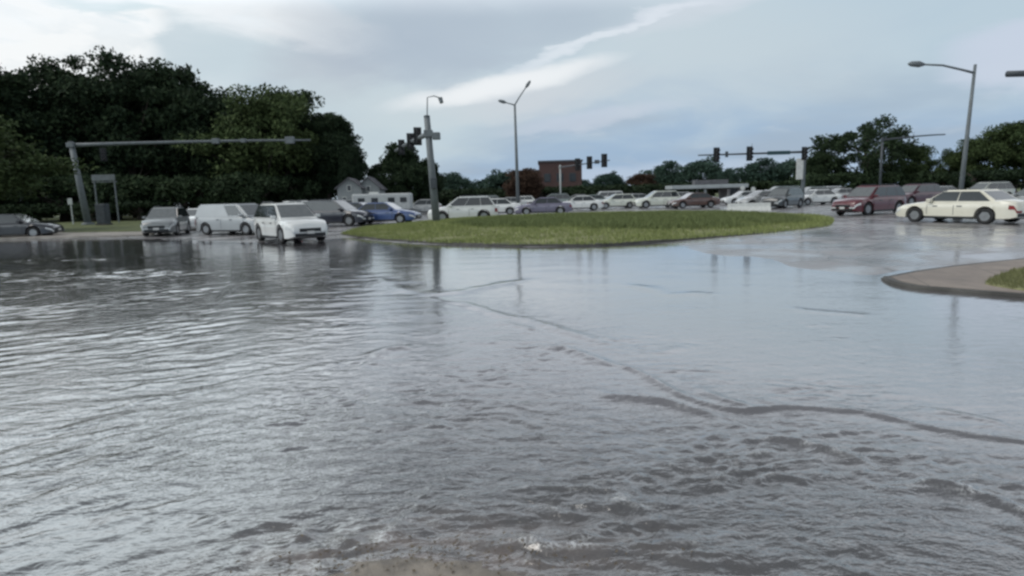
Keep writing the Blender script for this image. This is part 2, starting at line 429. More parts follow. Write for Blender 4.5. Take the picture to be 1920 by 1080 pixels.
def grid_mesh(name, XX, YY, ZZ, mat, attrs=None):
    nr, nc = XX.shape
    co = np.stack([XX, YY, ZZ], -1).reshape(-1, 3).astype(np.float32)
    idx = np.arange(nr * nc).reshape(nr, nc)
    q = np.stack([idx[:-1, :-1], idx[:-1, 1:], idx[1:, 1:], idx[1:, :-1]], -1).reshape(-1, 4)
    me = bpy.data.meshes.new(name)
    me.vertices.add(len(co)); me.vertices.foreach_set('co', co.ravel())
    me.loops.add(q.size); me.loops.foreach_set('vertex_index', q.ravel().astype(np.int32))
    me.polygons.add(len(q)); me.polygons.foreach_set('loop_start', (np.arange(len(q)) * 4).astype(np.int32))
    me.polygons.foreach_set('loop_total', np.full(len(q), 4, np.int32))
    me.polygons.foreach_set('use_smooth', np.ones(len(q), bool))
    for k, v in (attrs or {}).items():
        a = me.attributes.new(k, 'FLOAT', 'POINT'); a.data.foreach_set('value', v.ravel().astype(np.float32))
    me.materials.append(mat); me.update(); me.validate()
    return me

# ------------------------------------------------------------------ ground and water
flood_px = [(-700, 470), (-200, 455), (0, 451), (290, 449), (470, 455), (610, 450), (650, 446), (800, 458), (1000, 463),
            (1230, 457), (1400, 484), (1560, 508), (1640, 520)]
FLOOD = [G(*p) for p in flood_px] + [G(1680, 500), G(1920, 535), (22, 9), (24, -14), (-70, -14), (-75, 20)]
def gz(x, y):
    x = np.asarray(x, float); y = np.asarray(y, float)
    d = dpoly(x, y, FLOOD, True); ins = inside(x, y, FLOOD)
    sdv = np.where(ins, -d, d)
    wob = perlin(x / 3.5, y / 2.2, 5) * 1.3 + perlin(x / 1.1, y / 0.8, 6) * 0.5
    z = np.where(sdv < 0, np.maximum(sdv * 0.05, -0.14), np.minimum(sdv * 0.010, 0.06)) + 0.004 + wob * 0.016
    return z
def gz1(x, y): return float(gz(np.array([x]), np.array([y]))[0])
def axis(lo, hi, n, k=1.6):
    u = np.linspace(-1, 1, n); return u
gx_ = np.concatenate([np.linspace(-900, -90, 12), np.linspace(-80, 80, 420), np.linspace(90, 1500, 12)])
gy_ = np.concatenate([np.linspace(-300, -16, 6), np.linspace(-15, 70, 260), np.linspace(75, 2000, 20)])
GX, GY = np.meshgrid(gx_, gy_)
ground = obj('ground', grid_mesh('ground', GX, GY, gz(GX, GY), M['asphalt'])); ground['kind'] = 'structure'

# water: fan-shaped net, finer near the viewer, all waves are real relief
def gl(pts): return spline([G(*p) for p in pts], 6)
EDGE = gl([(560, 470), (640, 500), (720, 530), (850, 565), (960, 597), (1060, 622), (1160, 690), (1260, 735), (1380, 770), (1500, 770), (1640, 780), (1760, 806), (1920, 828), (2200, 850)])
lines = [ # (pixels, height, width)
 ([(1150, 680), (1200, 700), (1270, 738), (1330, 760), (1390, 771), (1470, 766), (1560, 770), (1640, 778), (1720, 798), (1800, 814), (1930, 830), (2100, 838), (2300, 850)], 0.030, 0.046),
 ([(700, 515), (745, 540), (800, 549), (860, 547), (915, 538), (970, 528), (1030, 520)], 0.022, 0.22),
 ([(1150, 534), (1200, 538), (1250, 551), (1300, 551), (1345, 556)], 0.016, 0.20),
 ([(1460, 575), (1520, 584), (1600, 590), (1660, 596)], 0.010, 0.16),
 ([(780, 556), (860, 568), (930, 590), (990, 600), (1050, 620), (1120, 640), (1155, 670)], 0.028, 0.12),
 ([(940, 606), (985, 615), (1000, 622)], 0.025, 0.11),
 ([(1010, 646), (1060, 655), (1110, 672), (1150, 690)], 0.035, 0.09),
 ([(1100, 738), (1160, 745), (1240, 753), (1290, 768), (1370, 790)], 0.034, 0.07),
 ([(1215, 664), (1250, 658), (1290, 650)], 0.010, 0.09),
 ([(690, 670), (730, 655), (780, 650)], 0.022, 0.10),
 ([(1420, 768), (1330, 740), (1300, 722)], 0.020, 0.07),
 ([(1350, 835), (1410, 826), (1480, 828), (1560, 848), (1630, 872), (1660, 885)], 0.032, 0.055),
 ([(1700, 905), (1770, 912), (1840, 930), (1900, 952), (1980, 985)], 0.030, 0.05),
 ([(1740, 768), (1800, 778), (1860, 790), (1880, 800)], 0.014, 0.06),
]
def build_water():
    nr, na = 1150, 1250
    cy = -3.0
    rr = np.exp(np.linspace(math.log(3.4), math.log(72), nr))
    aa = np.linspace(-R(62), R(58), na)
    RR, AA = np.meshgrid(rr, aa, indexing='ij')
    x = RR * np.sin(AA); y = cy + RR * np.cos(AA)
    dep = -gz(x, y)
    amp_d = sstep(dep, 0.0, 0.10)
    # side of the wake edge: near side is churned, far side is calm
    ex = np.array([p[0] for p in EDGE]); ey = np.array([p[1] for p in EDGE])
    o_ = np.argsort(ex)
    ye = np.interp(x, ex[o_], ey[o_])
    de = dpoly(x, y, EDGE)
    calm = np.where((y > ye) & (x > ex.min()), sstep(de, 0.0, 1.2), 0.0)
    # left bank zone with long slanting ripples
    az_ = np.arctan2(x, y)
    leftz = sstep(az_, -0.33, -0.52) * sstep(y, 30, 20)
    fx, fy = G(1120, 930); gxx, gyy = G(1000, 760)
    front = np.exp(-(((x - fx) / 2.3) ** 2 + ((y - fy) / 1.35) ** 2))
    mid = np.exp(-(((x - gxx) / 3.6) ** 2 + ((y - gyy) / 3.4) ** 2))
    fx2, fy2 = G(1650, 930)
    front = np.maximum(front, 0.8 * np.exp(-(((x - fx2) / 1.8) ** 2 + ((y - fy2) / 1.0) ** 2)))
    lx, ly = G(250, 1010); smooth_l = np.exp(-(((x - lx) / 1.3) ** 2 + ((y - ly) / 0.9) ** 2))
    patch = 0.55 + 1.3 * perlin(x / 1.7, y / 1.2, 11) + 0.5 * perlin(x / 0.7, y / 0.6, 12)
    patch = np.clip(patch, 0.22, 1.3)
    # domain warp
    wx = x + 0.12 * perlin(x / 0.6, y / 0.6, 21) + 0.4 * perlin(x / 2.5, y / 2.5, 22)
    wy = y + 0.12 * perlin(x / 0.5, y / 0.5, 23) + 0.4 * perlin(x / 2.2, y / 2.2, 24)
    def rip(lx_, ly_, ang, seed):
        ca, sa = math.cos(ang), math.sin(ang)
        return perlin((wx * ca + wy * sa) / lx_, (-wx * sa + wy * ca) / ly_, seed)
    farsc = 1 + 0.05 * y
    h = np.zeros_like(x)
    chop = 0.25 + 0.75 * mid + 1.0 * front
    cpat = sstep(perlin(x / 1.1, y / 0.8, 191), 0.02, 0.35)
    chop = chop * (1 - (0.93 - 0.55 * cpat * sstep(-y, -13, -8)) * calm) * (1 - 0.75 * smooth_l) * (1 - leftz)
    rx, ry = G(1680, 850); chop *= 1 - 0.65 * np.exp(-(((x - rx) / 1.4) ** 2 + ((y - ry) / 0.55) ** 2))
    chop *= 0.35 + 0.65 * sstep(de, 0.05, 0.5)
    a1 = rip(0.42, 0.17, R(8), 31); a2 = rip(0.20, 0.09, R(-14), 32); a3 = rip(0.10, 0.05, R(5), 33); a0 = rip(1.1, 0.42, R(-6), 34)
    rid = lambda n_: 0.5 - np.abs(n_) * 1.6
    h += chop * patch * (0.020 * a0 + 0.024 * a1 + 0.017 * a2 + 0.010 * a3)
    h += front * np.clip(patch, 0, 1) * 0.026 * (rid(rip(0.34, 0.22, R(20), 35)) + 0.5 * rid(rip(0.17, 0.12, R(-25), 36)))
    # left: crests run away to the right
    b1 = rip(0.75, 0.24, R(30), 41) + 0.4 * rip(0.5, 0.30, R(60), 46); b2 = rip(0.36, 0.13, R(36), 42); b3 = rip(0.28, 0.08, R(30), 43)
    lp = np.clip(0.62 + 1.1 * perlin(x / 2.6, y / 2.6, 44), 0.12, 1.4) * (1 - 0.8 * smooth_l)
    b0 = rip(2.6, 0.85, R(12), 45)
    h += leftz * lp * (0.62 + 0.36 * sstep(-y, -4.2, -2.5)) * (0.022 * b0 * sstep(y, 4, 9) + 0.030 * b1 + 0.019 * b2 + 0.009 * b3)
    # middle distance small ripples
    h += (1 - leftz) * (1 - 0.9 * calm) * sstep(y, 6, 12) * 0.014 * rip(0.9, 0.4, R(3), 51)
    h += calm * 0.0035 * rip(1.6, 0.7, R(-10), 52)
    foam = np.zeros_like(x)
    for k, (pts, A, W) in enumerate(lines):
        pl = gl(pts)
        d = dpoly(x, y, pl)
        along = 0.9 + 0.9 * perlin(x / 0.9, y / 0.9, 60 + k)
        W2 = W * (1 + 0.4 * perlin(x / 0.5, y / 0.5, 80 + k))
        Lp = sum(math.dist(pl[i], pl[i + 1]) for i in range(len(pl) - 1))
        fade = np.minimum(np.hypot(x - pl[0][0], y - pl[0][1]), np.hypot(x - pl[-1][0], y - pl[-1][1])) / (0.22 * Lp)
        fade = sstep(fade, 0.0, 1.0) if k else sstep(fade, 0.0, 0.25)
        if k in (1, 2, 3, 4, 5): A = A * 0.9
        h += A * fade * np.clip(along, 0.3, 1.3) * np.exp(-(d / W2) ** 2)
        if k in (0, 12, 11):
            foam += {0: 0.05, 11: 0.15, 12: 0.9}[k] * np.exp(-(d / (W * 1.3)) ** 2) * sstep(perlin(x / 0.25, y / 0.12, 99), 0.0, 0.3)
    crest = sstep(h, 0.010, 0.028)
    foam += np.clip(front * 1.3, 0, 1) * crest * 0.9 * sstep(perlin(x / 0.22, y / 0.11, 97), -0.15, 0.25)
    foam += mid * sstep(perlin(x / 0.22, y / 0.1, 98), 0.30, 0.5) * 0.35
    h += 0.0022 * (0.3 + 0.7 * calm) * rip(0.22, 0.12, R(10), 53) * sstep(perlin(x / 2.4, y / 1.8, 54), -0.25, 0.3)
    h *= amp_d
    sx_, sy_ = G(780, 1075)
    shoal = np.exp(-(((x - sx_) / 1.0) ** 2 + ((y - sy_) / 0.46) ** 2))
    h *= 1 - 0.85 * np.exp(-(((x - sx_) / 0.5) ** 2 + ((y - sy_) / 0.25) ** 2))
    chopa = (0.30 + 0.7 * mid + 1.1 * front + 0.32 * leftz) * (1 - 0.35 * calm) * (1 - 0.6 * smooth_l) * amp_d
    chopa *= 1 / (1 + (y / 25) ** 2)
    me = grid_mesh('water', x, y, h, M['water'], {'foam': np.clip(foam * amp_d, 0, 1), 'chop': chopa * 0.9, 'silt': (1 - 0.75 * leftz) * sstep(np.hypot(x, y) + 0.8 * perlin(x / 1.5, y / 1.5, 78), 3.4, 7.0), 'shoal': np.clip(shoal * (0.7 + perlin(x / 0.2, y / 0.1, 77)), 0, 1)})  # silt: farther water painted paler in place of reflected sky, less at left
    o = obj('water', me); o['kind'] = 'structure'
build_water()

# pavement corner poking out of the water at the photographer's feet
def circ3(a, b_, c_):
    ax, ay = a; bx, by = b_; cx, cy_ = c_
    d = 2 * (ax * (by - cy_) + bx * (cy_ - ay) + cx * (ay - by))
    ux = ((ax**2 + ay**2) * (by - cy_) + (bx**2 + by**2) * (cy_ - ay) + (cx**2 + cy_**2) * (ay - by)) / d
    uy = ((ax**2 + ay**2) * (cx - bx) + (bx**2 + by**2) * (ax - cx) + (cx**2 + cy_**2) * (bx - ax)) / d
    return ux, uy, math.hypot(ax - ux, ay - uy)
ux, uy, ur = circ3(G(600, 1084), G(760, 1054), G(960, 1088))
def slab(name, poly, top, bot, mat, mound=0.0, edge=0.03):
    bm = bmesh.new()
    vs = [bm.verts.new((x, y, top)) for x, y in poly]
    f = bm.faces.new(vs)
    if f.normal.z < 0: bmesh.ops.reverse_faces(bm, faces=[f])
    r = bmesh.ops.extrude_face_region(bm, geom=[f])
    nv = [e for e in r['geom'] if isinstance(e, bmesh.types.BMVert)]
    for v in nv: v.co.z = top
    for v in vs: v.co.z = bot
    bm.normal_update()
    te = [e for e in bm.edges if all(abs(v.co.z - top) < 1e-5 for v in e.verts)]
    bmesh.ops.bevel(bm, geom=te, offset=edge, segments=3, affect='EDGES')
    bmesh.ops.recalc_face_normals(bm, faces=bm.faces[:])
    me = bpy.data.meshes.new(name); bm.to_mesh(me); bm.free()
    me.materials.append(mat)
    o = obj(name, me); o['kind'] = 'structure'
    return o
M['silt_concrete'] = sim('silty_concrete', (0.20, 0.175, 0.145), 0.5, 0, 0.35, 3.5, 0.6)
sx_, sy_ = G(775, 1100)
ga, gb = np.meshgrid(np.linspace(sx_ - 1.6, sx_ + 1.6, 200), np.linspace(sy_ - 1.4, sy_ + 0.8, 140))
rr2 = np.hypot((ga - ux), (gb - uy)) - ur
hz = 0.012 - 0.16 * np.clip(rr2 + 0.02, 0, 1) + 0.010 * perlin(ga / 0.25, gb / 0.12, 301) + 0.005 * perlin(ga / 0.07, gb / 0.05, 302)
hz = np.where(rr2 < -0.14, hz + 0.012 * sstep(-rr2, 0.14, 0.16), hz)
pv = obj('pavement', grid_mesh('pavement', ga, gb, hz, M['silt_concrete'])); pv['kind'] = 'structure'

rng = np.random.RandomState(77)
dv, df = [], []
for _ in range(260):
    a_ = rng.normal(0, 0.55); b2_ = rng.normal(0, 0.10)
    qx, qy = sx_ + a_ * 0.9 + 0.05, G(780, 1040)[1] + b2_ - 0.12 * a_ * a_
    s_ = rng.uniform(0.005, 0.018); an = rng.uniform(0, 3.14); ca_, sa_ = math.cos(an) * s_, math.sin(an) * s_
    zq = 0.016 + rng.uniform(0, 0.01); k0_ = len(dv)
    dv += [(qx - ca_, qy - sa_, zq), (qx + sa_ * 0.4, qy - ca_ * 0.4, zq + 0.003), (qx + ca_, qy + sa_, zq), (qx - sa_ * 0.4, qy + ca_ * 0.4, zq + 0.002)]
    df.append((k0_, k0_ + 1, k0_ + 2, k0_ + 3))
M['litter'] = leaf_mat('leaf_litter', (0.03, 0.022, 0.014), (0.16, 0.13, 0.09))
db = obj('debris', mesh_from('debris', dv, df, M['litter'])); db['kind'] = 'stuff'; db['label'] = 'fine leaf litter and silt caught on the submerged pavement corner'; db['category'] = 'debris'

# right-hand corner: raised concrete apron with kerb
front_e = spline([G(1652, 524, 0), G(1672, 534, 0), G(1720, 543, 0), G(1800, 550, 0), G(1920, 560, 0), G(2400, 600, 0)], 5)
back_e = spline([G(2400, 446, .13), G(2100, 462, .13), G(1920, 478, .13), G(1800, 490, .13), G(1715, 501, .13), G(1665, 510, .13)], 5)
pen = front_e + back_e
slab('kerb', pen, 0.062, -0.2, M['concrete_shaded'], edge=0.03)
def inset(poly, d):
    cx = sum(p[0] for p in poly) / len(poly); cy_ = sum(p[1] for p in poly) / len(poly)
    n = len(poly); out = []
    for i in range(n):
        ax, ay = poly[i - 1]; bx, by = poly[(i + 1) % n]
        tx, ty = bx - ax, by - ay; L = math.hypot(tx, ty) or 1
        out.append((poly[i][0] - ty / L * d, poly[i][1] + tx / L * d))
    return out
slab('sidewalk', inset(pen, 0.16), 0.069, 0.0, M['concrete_joint'], edge=0.004)
gp = spline([G(1846, 526, .13), G(1862, 516, .13), G(1890, 506, .13), G(1950, 496, .13), G(2300, 470, .13)], 5) + spline([G(2300, 560, .13), G(1960, 541, .13), G(1880, 532, .13), G(1846, 526, .13)], 5)[:-1]
slab('verge', gp[::-1], 0.089, 0.0, M['turf'], edge=0.02)

# grass median
isl_px = [(640, 441), (700, 449), (820, 458), (950, 462), (1020, 462.5), (1120, 461), (1230, 455), (1350, 447), (1460, 438), (1545, 428), (1562, 419)]
isl_f = spline([G(*p) for p in isl_px], 5)
isl_b = spline([G(1562, 419), G(1550, 409), G(1480, 404), G(1300, 402), G(1100, 405), G(900, 412), G(760, 421), G(680, 429), G(640, 441)], 5)
ISL = isl_f + isl_b[1:-1]
slab('median_kerb', ISL, 0.075, -0.2, M['concrete_shaded'], edge=0.03)
ii = np.array(inset(ISL, 0.15))
def median_z(x, y):
    d = dpoly(x, y, ISL, True)
    return 0.085 + 0.30 * sstep(d, 0.15, 5.5) + 0.05 * perlin(x / 2, y / 2, 71)
xs = np.arange(ii[:, 0].min(), ii[:, 0].max(), 0.35); ys = np.arange(ii[:, 1].min(), ii[:, 1].max(), 0.35)
mx, my = np.meshgrid(xs, ys)
ISI = inset(ISL, 0.13)
mi = inside(mx, my, ISI)
mz = np.where(mi, median_z(mx, my), -0.3)
mo = obj('median', grid_mesh('median', mx, my, mz, M['turf'])); mo['kind'] = 'structure'

def blades(name, pts, zf, h0, h1, wd, mat, label=None):
    rng = np.random.RandomState(len(pts))
    n = len(pts)
    px, py = pts[:, 0], pts[:, 1]
    pz = zf(px, py) - 0.01
    a = rng.rand(n) * np.pi; h = h0 + (h1 - h0) * rng.rand(n) ** 1.3
    lean = (rng.rand(n, 2) - 0.5) * h[:, None] * 0.8
    wx, wy = np.cos(a) * wd, np.sin(a) * wd
    v = np.zeros((n, 3, 3))
    v[:, 0] = np.stack([px - wx, py - wy, pz], -1); v[:, 1] = np.stack([px + wx, py + wy, pz], -1)
    v[:, 2] = np.stack([px + lean[:, 0], py + lean[:, 1], pz + h], -1)
    me = bpy.data.meshes.new(name)
    me.vertices.add(n * 3); me.vertices.foreach_set('co', v.astype(np.float32).ravel())
    me.loops.add(n * 3); me.loops.foreach_set('vertex_index', np.arange(n * 3, dtype=np.int32))
    me.polygons.add(n); me.polygons.foreach_set('loop_start', (np.arange(n) * 3).astype(np.int32)); me.polygons.foreach_set('loop_total', np.full(n, 3, np.int32))
    me.materials.append(mat); me.update(); me.validate()
    o = obj(name, me); o['kind'] = 'stuff'
    if label: o['label'] = label; o['category'] = 'grass'
    return o
def scatter(poly, n, seed, dens=None):
    rng = np.random.RandomState(seed)
    p = np.array(poly); lo, hi = p.min(0), p.max(0)
    out = []
    tot = 0
    while tot < n:
        q = lo + (hi - lo) * rng.rand(n * 2, 2)
        ok = inside(q[:, 0], q[:, 1], poly)
        if dens is not None: ok &= rng.rand(len(q)) < dens(q[:, 0], q[:, 1])
        q = q[ok]; out.append(q); tot += len(q)
    return np.concatenate(out)[:n]
gdn = lambda x, y: np.clip(0.75 + 1.2 * perlin(x / 2.2, y / 1.4, 188) + 0.5 * perlin(x / 0.6, y / 0.6, 189), 0.12, 1)
blades('grass', scatter(inset(ISL, -0.06), 130000, 3, gdn), lambda x, y: np.maximum(median_z(x, y), 0.07), 0.05, 0.15, 0.018, M['grass'], 'short green grass covering the kerbed median beyond the flood')
# the darker, unmown growth along the median's back
bed_f = spline([G(835, 424, .3), G(900, 429, .3), G(1050, 431, .3), G(1200, 430, .3), G(1350, 424, .3), G(1470, 415, .3), G(1530, 408, .3)], 5)
bed_b = spline([G(1520, 403, .3), G(1400, 402, .3), G(1300, 403, .3), G(1100, 406, .3), G(930, 413, .3), G(835, 424, .3)], 5)
BED = bed_f + bed_b[:-1]
bdn = lambda x, y: np.clip(0.75 + 1.6 * perlin(x / 1.6, y / 1.0, 88) + 0.5 * perlin(x / 0.5, y / 0.5, 89), 0.08, 1) * sstep(dpoly(x, y, BED, True), -0.1, 0.9)
blades('tall_grass', scatter(BED, 60000, 9, bdn), median_z, 0.10, 0.30, 0.022, M['grass_dark'], 'darker unmown tall grass along the back of the median')
M['verge_blade'] = leaf_mat('verge_blades', (0.10, 0.12, 0.05), (0.22, 0.22, 0.11))
vz = lambda x, y: np.full(x.shape, 0.089)
blades('verge_grass', scatter(gp, 22000, 4), vz, 0.03, 0.09, 0.008, M['verge_blade'], 'grass patch on the raised pavement corner at the right edge')

# left bank: kerb, footpath, lawn
def strip(name, a_px, b_px, z, mat, top=0.1):
    poly = spline([G(*p) for p in a_px], 4) + spline([G(*p) for p in b_px], 4)
    slab(name, poly, z, -0.25, mat, edge=0.02)
strip('footpath', [(-900, 470), (-200, 455), (0, 450), (140, 447), (290, 443)], [(290, 437), (140, 439), (0, 440), (-200, 443), (-900, 450)], 0.12, M['concrete'])
lawn_poly = [G(-900, 449), G(-200, 442), G(0, 439), G(140, 438), G(290, 436), P(330, 62), P(560, 80), P(700, 95), P(820, 150), P(-500, 160), (-260, 60)]
slab('lawn', lawn_poly, 0.13, -0.2, M['lawn'], edge=0.02)
far_poly = [P(700, 140), P(1000, 105), P(1300, 110), P(1500, 92), P(1900, 75), P(2500, 70), (500, 200), (400, 900), (-400, 900), P(600, 300)]
slab('verge', far_poly, 0.115, -0.2, M['lawn'], edge=0.02)

# ------------------------------------------------------------------ trees
def crown_mesh(seed, H=12.0, rad=4.6, z0=3.0, ncl=80, per=170, leaf=0.26, mat=None, shape='round', airy=1.0):
    rng = np.random.RandomState(seed)
    cz = (z0 + H) / 2; hz = (H - z0) / 2
    cl = []
    while len(cl) < ncl:
        d = rng.normal(size=3); d /= np.linalg.norm(d)
        rr_ = rng.uniform(0.30, 0.84) ** 0.7
        lob = 1 + 0.17 * math.sin(3 * math.atan2(d[1], d[0]) + seed) + 0.07 * rng.normal()
        p = np.array([d[0] * rad * rr_ * lob, d[1] * rad * rr_ * lob, cz + d[2] * hz * rr_])
        if shape == 'cone':
            f = 1 - (p[2] - z0) / (H - z0); p[0] *= 0.35 + 0.9 * f; p[1] *= 0.35 + 0.9 * f
        if p[2] < z0 * 0.8: continue
        p[2] = min(p[2], H - 1.0)
        if cl and min(np.linalg.norm(p - q_) for q_ in cl) > 0.5 * rad: continue
        cl.append(p)
    cl = np.array(cl)
    V = []
    for p in cl:
        cr = rng.uniform(0.15, 0.29) * rad * 1.1 * airy
        n = int(per * rng.uniform(0.6, 1.3))
        d = rng.normal(size=(n, 3)); d /= np.linalg.norm(d, axis=1)[:, None]
        q = p + d * (rng.rand(n, 1) ** 0.45) * cr * np.array([1.15, 1.15, 0.8])
        V.append(q)
    q = np.concatenate(V); n = len(q)
    a = rng.normal(size=(n, 3)); a /= np.linalg.norm(a, axis=1)[:, None]
    b_ = np.cross(a, rng.normal(size=(n, 3))); b_ /= np.linalg.norm(b_, axis=1)[:, None]
    s = leaf * rng.uniform(0.6, 1.3, (n, 1))
    v = np.stack([q - a * s, q + b_ * s * 0.5, q + a * s, q - b_ * s * 0.5], 1)
    me = bpy.data.meshes.new('crown')
    me.vertices.add(n * 4); me.vertices.foreach_set('co', v.astype(np.float32).ravel())
    me.loops.add(n * 4); me.loops.foreach_set('vertex_index', np.arange(n * 4, dtype=np.int32))
    me.polygons.add(n); me.polygons.foreach_set('loop_start', (np.arange(n) * 4).astype(np.int32)); me.polygons.foreach_set('loop_total', np.full(n, 4, np.int32))
    me.materials.append(mat); me.update(); me.validate()
    # trunk and limbs
    tb = MB()
    top = cz + hz * 0.35
    tp = [(0.25 * math.sin(k * 1.3 + seed) * k / 6, 0.25 * math.cos(k * 1.7 + seed) * k / 6, top * k / 6) for k in range(7)]
    tb.tube([(0, 0, -0.1)] + tp[1:], [0.30 * (1 - k / 8) + 0.02 for k in range(7)], 9)
    for k in range(0, ncl, 4):
        p = cl[k]
        zs = min(max(z0 * 0.75, p[2] * 0.55), top * 0.9); i = min(5, int(zs / top * 6))
        s_ = Vector(tp[i]).lerp(Vector(tp[i + 1]), zs / top * 6 - i)
        e_ = Vector(p); m_ = s_.lerp(e_, 0.5) + Vector((0, 0, -0.25))
        tb.tube([s_, m_, e_], [0.11, 0.07, 0.025], 5, False)
    return me, tb.mesh('trunk', M['trunk'], True)
VAR = {}
VAR['big'] = [crown_mesh(s, 12, 4.4, 1.6, 100, 330, 0.18, M['leaf_dark']) for s in (1, 3)] + [crown_mesh(s, 12, 4.6, 1.6, 100, 290, 0.17, M['leaf_dark'], airy=0.88) for s in (2, 4)]
VAR['mid'] = [crown_mesh(s, 12, 5.2, 2.2, 80, 290, 0.19, M['leaf_mid']) for s in (11, 12)]
VAR['far'] = [crown_mesh(s, 12, 6.5, 0.8, 75, 150, 0.32, M['leaf_hazed']) for s in (21, 22, 23)]
VAR['brown'] = [crown_mesh(31, 12, 6.0, 1.0, 70, 150, 0.32, M['leaf_brown'])]
VAR['dense'] = [crown_mesh(41, 12, 5.6, 0.6, 120, 260, 0.26, M['leaf_dark'])]
VAR['cone'] = [crown_mesh(51, 12, 3.6, 0.8, 70, 170, 0.24, M['leaf_mid'], 'cone')]
VAR['shrub'] = [crown_mesh(s, 3.0, 2.0, 0.15, 42, 150, 0.12, M['leaf_dark']) for s in (61, 62)]
VAR['open'] = [crown_mesh(71, 12, 7.4, 1.6, 66, 190, 0.23, M['leaf_dark'], airy=0.66)]
tcount = [0]
def tree(px, dist, H, sw, kind, label, group='trees', cat='tree', name='tree', var=None):
    vs = VAR[kind]; k = (tcount[0] if var is None else var) % len(vs); tcount[0] += 1
    x, y = P(px, dist)
    base_h = 3.0 if kind == 'shrub' else 12.0
    z = gz1(x, y) + 0.05
    t_ = thing(name, label, cat, (x, y, z), random.uniform(0, 6.28), group)
    t_.scale = (sw, sw, H / base_h)
    obj('trunk' if name == 'tree' else 'stem', vs[k][1], t_)
    obj('crown' if name == 'tree' else 'foliage', vs[k][0], t_)
    return t_
gL = 'dark trees of the wood on the left'
def th(top_px, px, dist): return CH + (hor(px) - top_px) * dist / F     # real height from its top row
rowA = [ # px, top, dist, width scale, kind, label
 (-45, 98, 64, 1.6, 'big', 'tall dark tree cut by the left edge of the photo'),
 (30, 120, 66, 1.45, 'big', 'tall dark tree behind the left signal post, beneath the brightest cloud'),
 (150, 103, 72, 1.45, 'big', 'tall dark tree rising directly above the left signal post'),
 (255, 104, 70, 1.4, 'big', 'tall dark tree with sky gaps above the start of the signal arm'),
 (345, 112, 74, 1.35, 'big', 'rounded tall tree at the highest hump of the wood'),
 (430, 150, 72, 1.15, 'big', 'dark tree in the dip of the wood skyline above the signal arm'),
 (500, 158, 66, 1.15, 'mid', 'olive green lighter tree above the middle of the signal arm'),
 (570, 170, 72, 1.15, 'big', 'dark tree above the tip of the long signal arm'),
 (618, 205, 70, 0.80, 'big', 'dark tree on the falling right shoulder of the wood'),
 (640, 232, 70, 0.62, 'big', 'rounded tree stepping down at the right end of the wood'),
 (660, 268, 66, 0.34, 'big', 'small leaning tree at the right end of the wood')]
for px, tp, ds, sw, kd, lb in rowA: tree(px, ds + 13, th(tp + 4, px, ds + 13), sw * 1.16, kd, lb, gL)
for px, tp, ds, sw, lb in [
 (90, 190, 102, 1.7, 'shaded rear tree deep in the wood left of the signal post'),
 (220, 190, 104, 1.7, 'shaded rear tree deep in the wood right of the signal post'),
 (360, 190, 104, 1.7, 'shaded rear tree behind the silver van'),
 (480, 220, 102, 1.5, 'shaded rear tree behind the white SUV'),
 (575, 245, 104, 1.3, 'shaded rear tree left of the two pale gables')]:
    tree(px, ds, th(tp, px, ds), sw, 'dense', lb, gL)
tree(-55, 44, th(205, -55, 44), 1.05, 'mid', 'nearer olive tree with drooping boughs at the left edge', 'street trees', var=0)
for px, ds, h_, sw, lb in [
 (20, 72, 6, 2.2, 'undergrowth at the foot of the wood at the left edge'),
 (50, 70, 2.6, 1.5, 'low scrub just left of the short pale marker post'),
 (175, 70, 2.6, 1.5, 'low scrub directly behind the left signal mast foot'),
 (262, 70, 2.6, 1.5, 'low scrub between the cabinet and the grey-silver SUV'),
 (-20, 70, 2.6, 1.5, 'low scrub behind the black sedan at the left edge'),
 (120, 74, 6.5, 2.2, 'undergrowth left of the left signal post'),
 (215, 74, 6.5, 2.2, 'undergrowth behind the signal cabinet'),
 (300, 74, 6.0, 2.2, 'undergrowth behind the grey-silver SUV'),
 (385, 74, 6.0, 2.2, 'undergrowth behind the small white hatchback'),
 (465, 74, 6.0, 2.2, 'undergrowth behind the grey-white van'),
 (545, 80, 6.0, 1.7, 'undergrowth behind the front white SUV'),
 (600, 84, 4.0, 1.0, 'undergrowth behind the dark SUV near the gables')]:
    tree(px, ds, h_, sw, 'shrub', lb, 'undergrowth along the wood', 'bush', 'bush')
tree(748, 84, th(270, 748, 84), 0.66, 'dense', 'broad round dark tree behind the centre signal pole', 'street trees')
tree(800, 86, th(300, 800, 86), 0.42, 'dense', 'low dark tree just behind the centre signal pole', 'street trees')
gF = 'distant trees along the horizon'
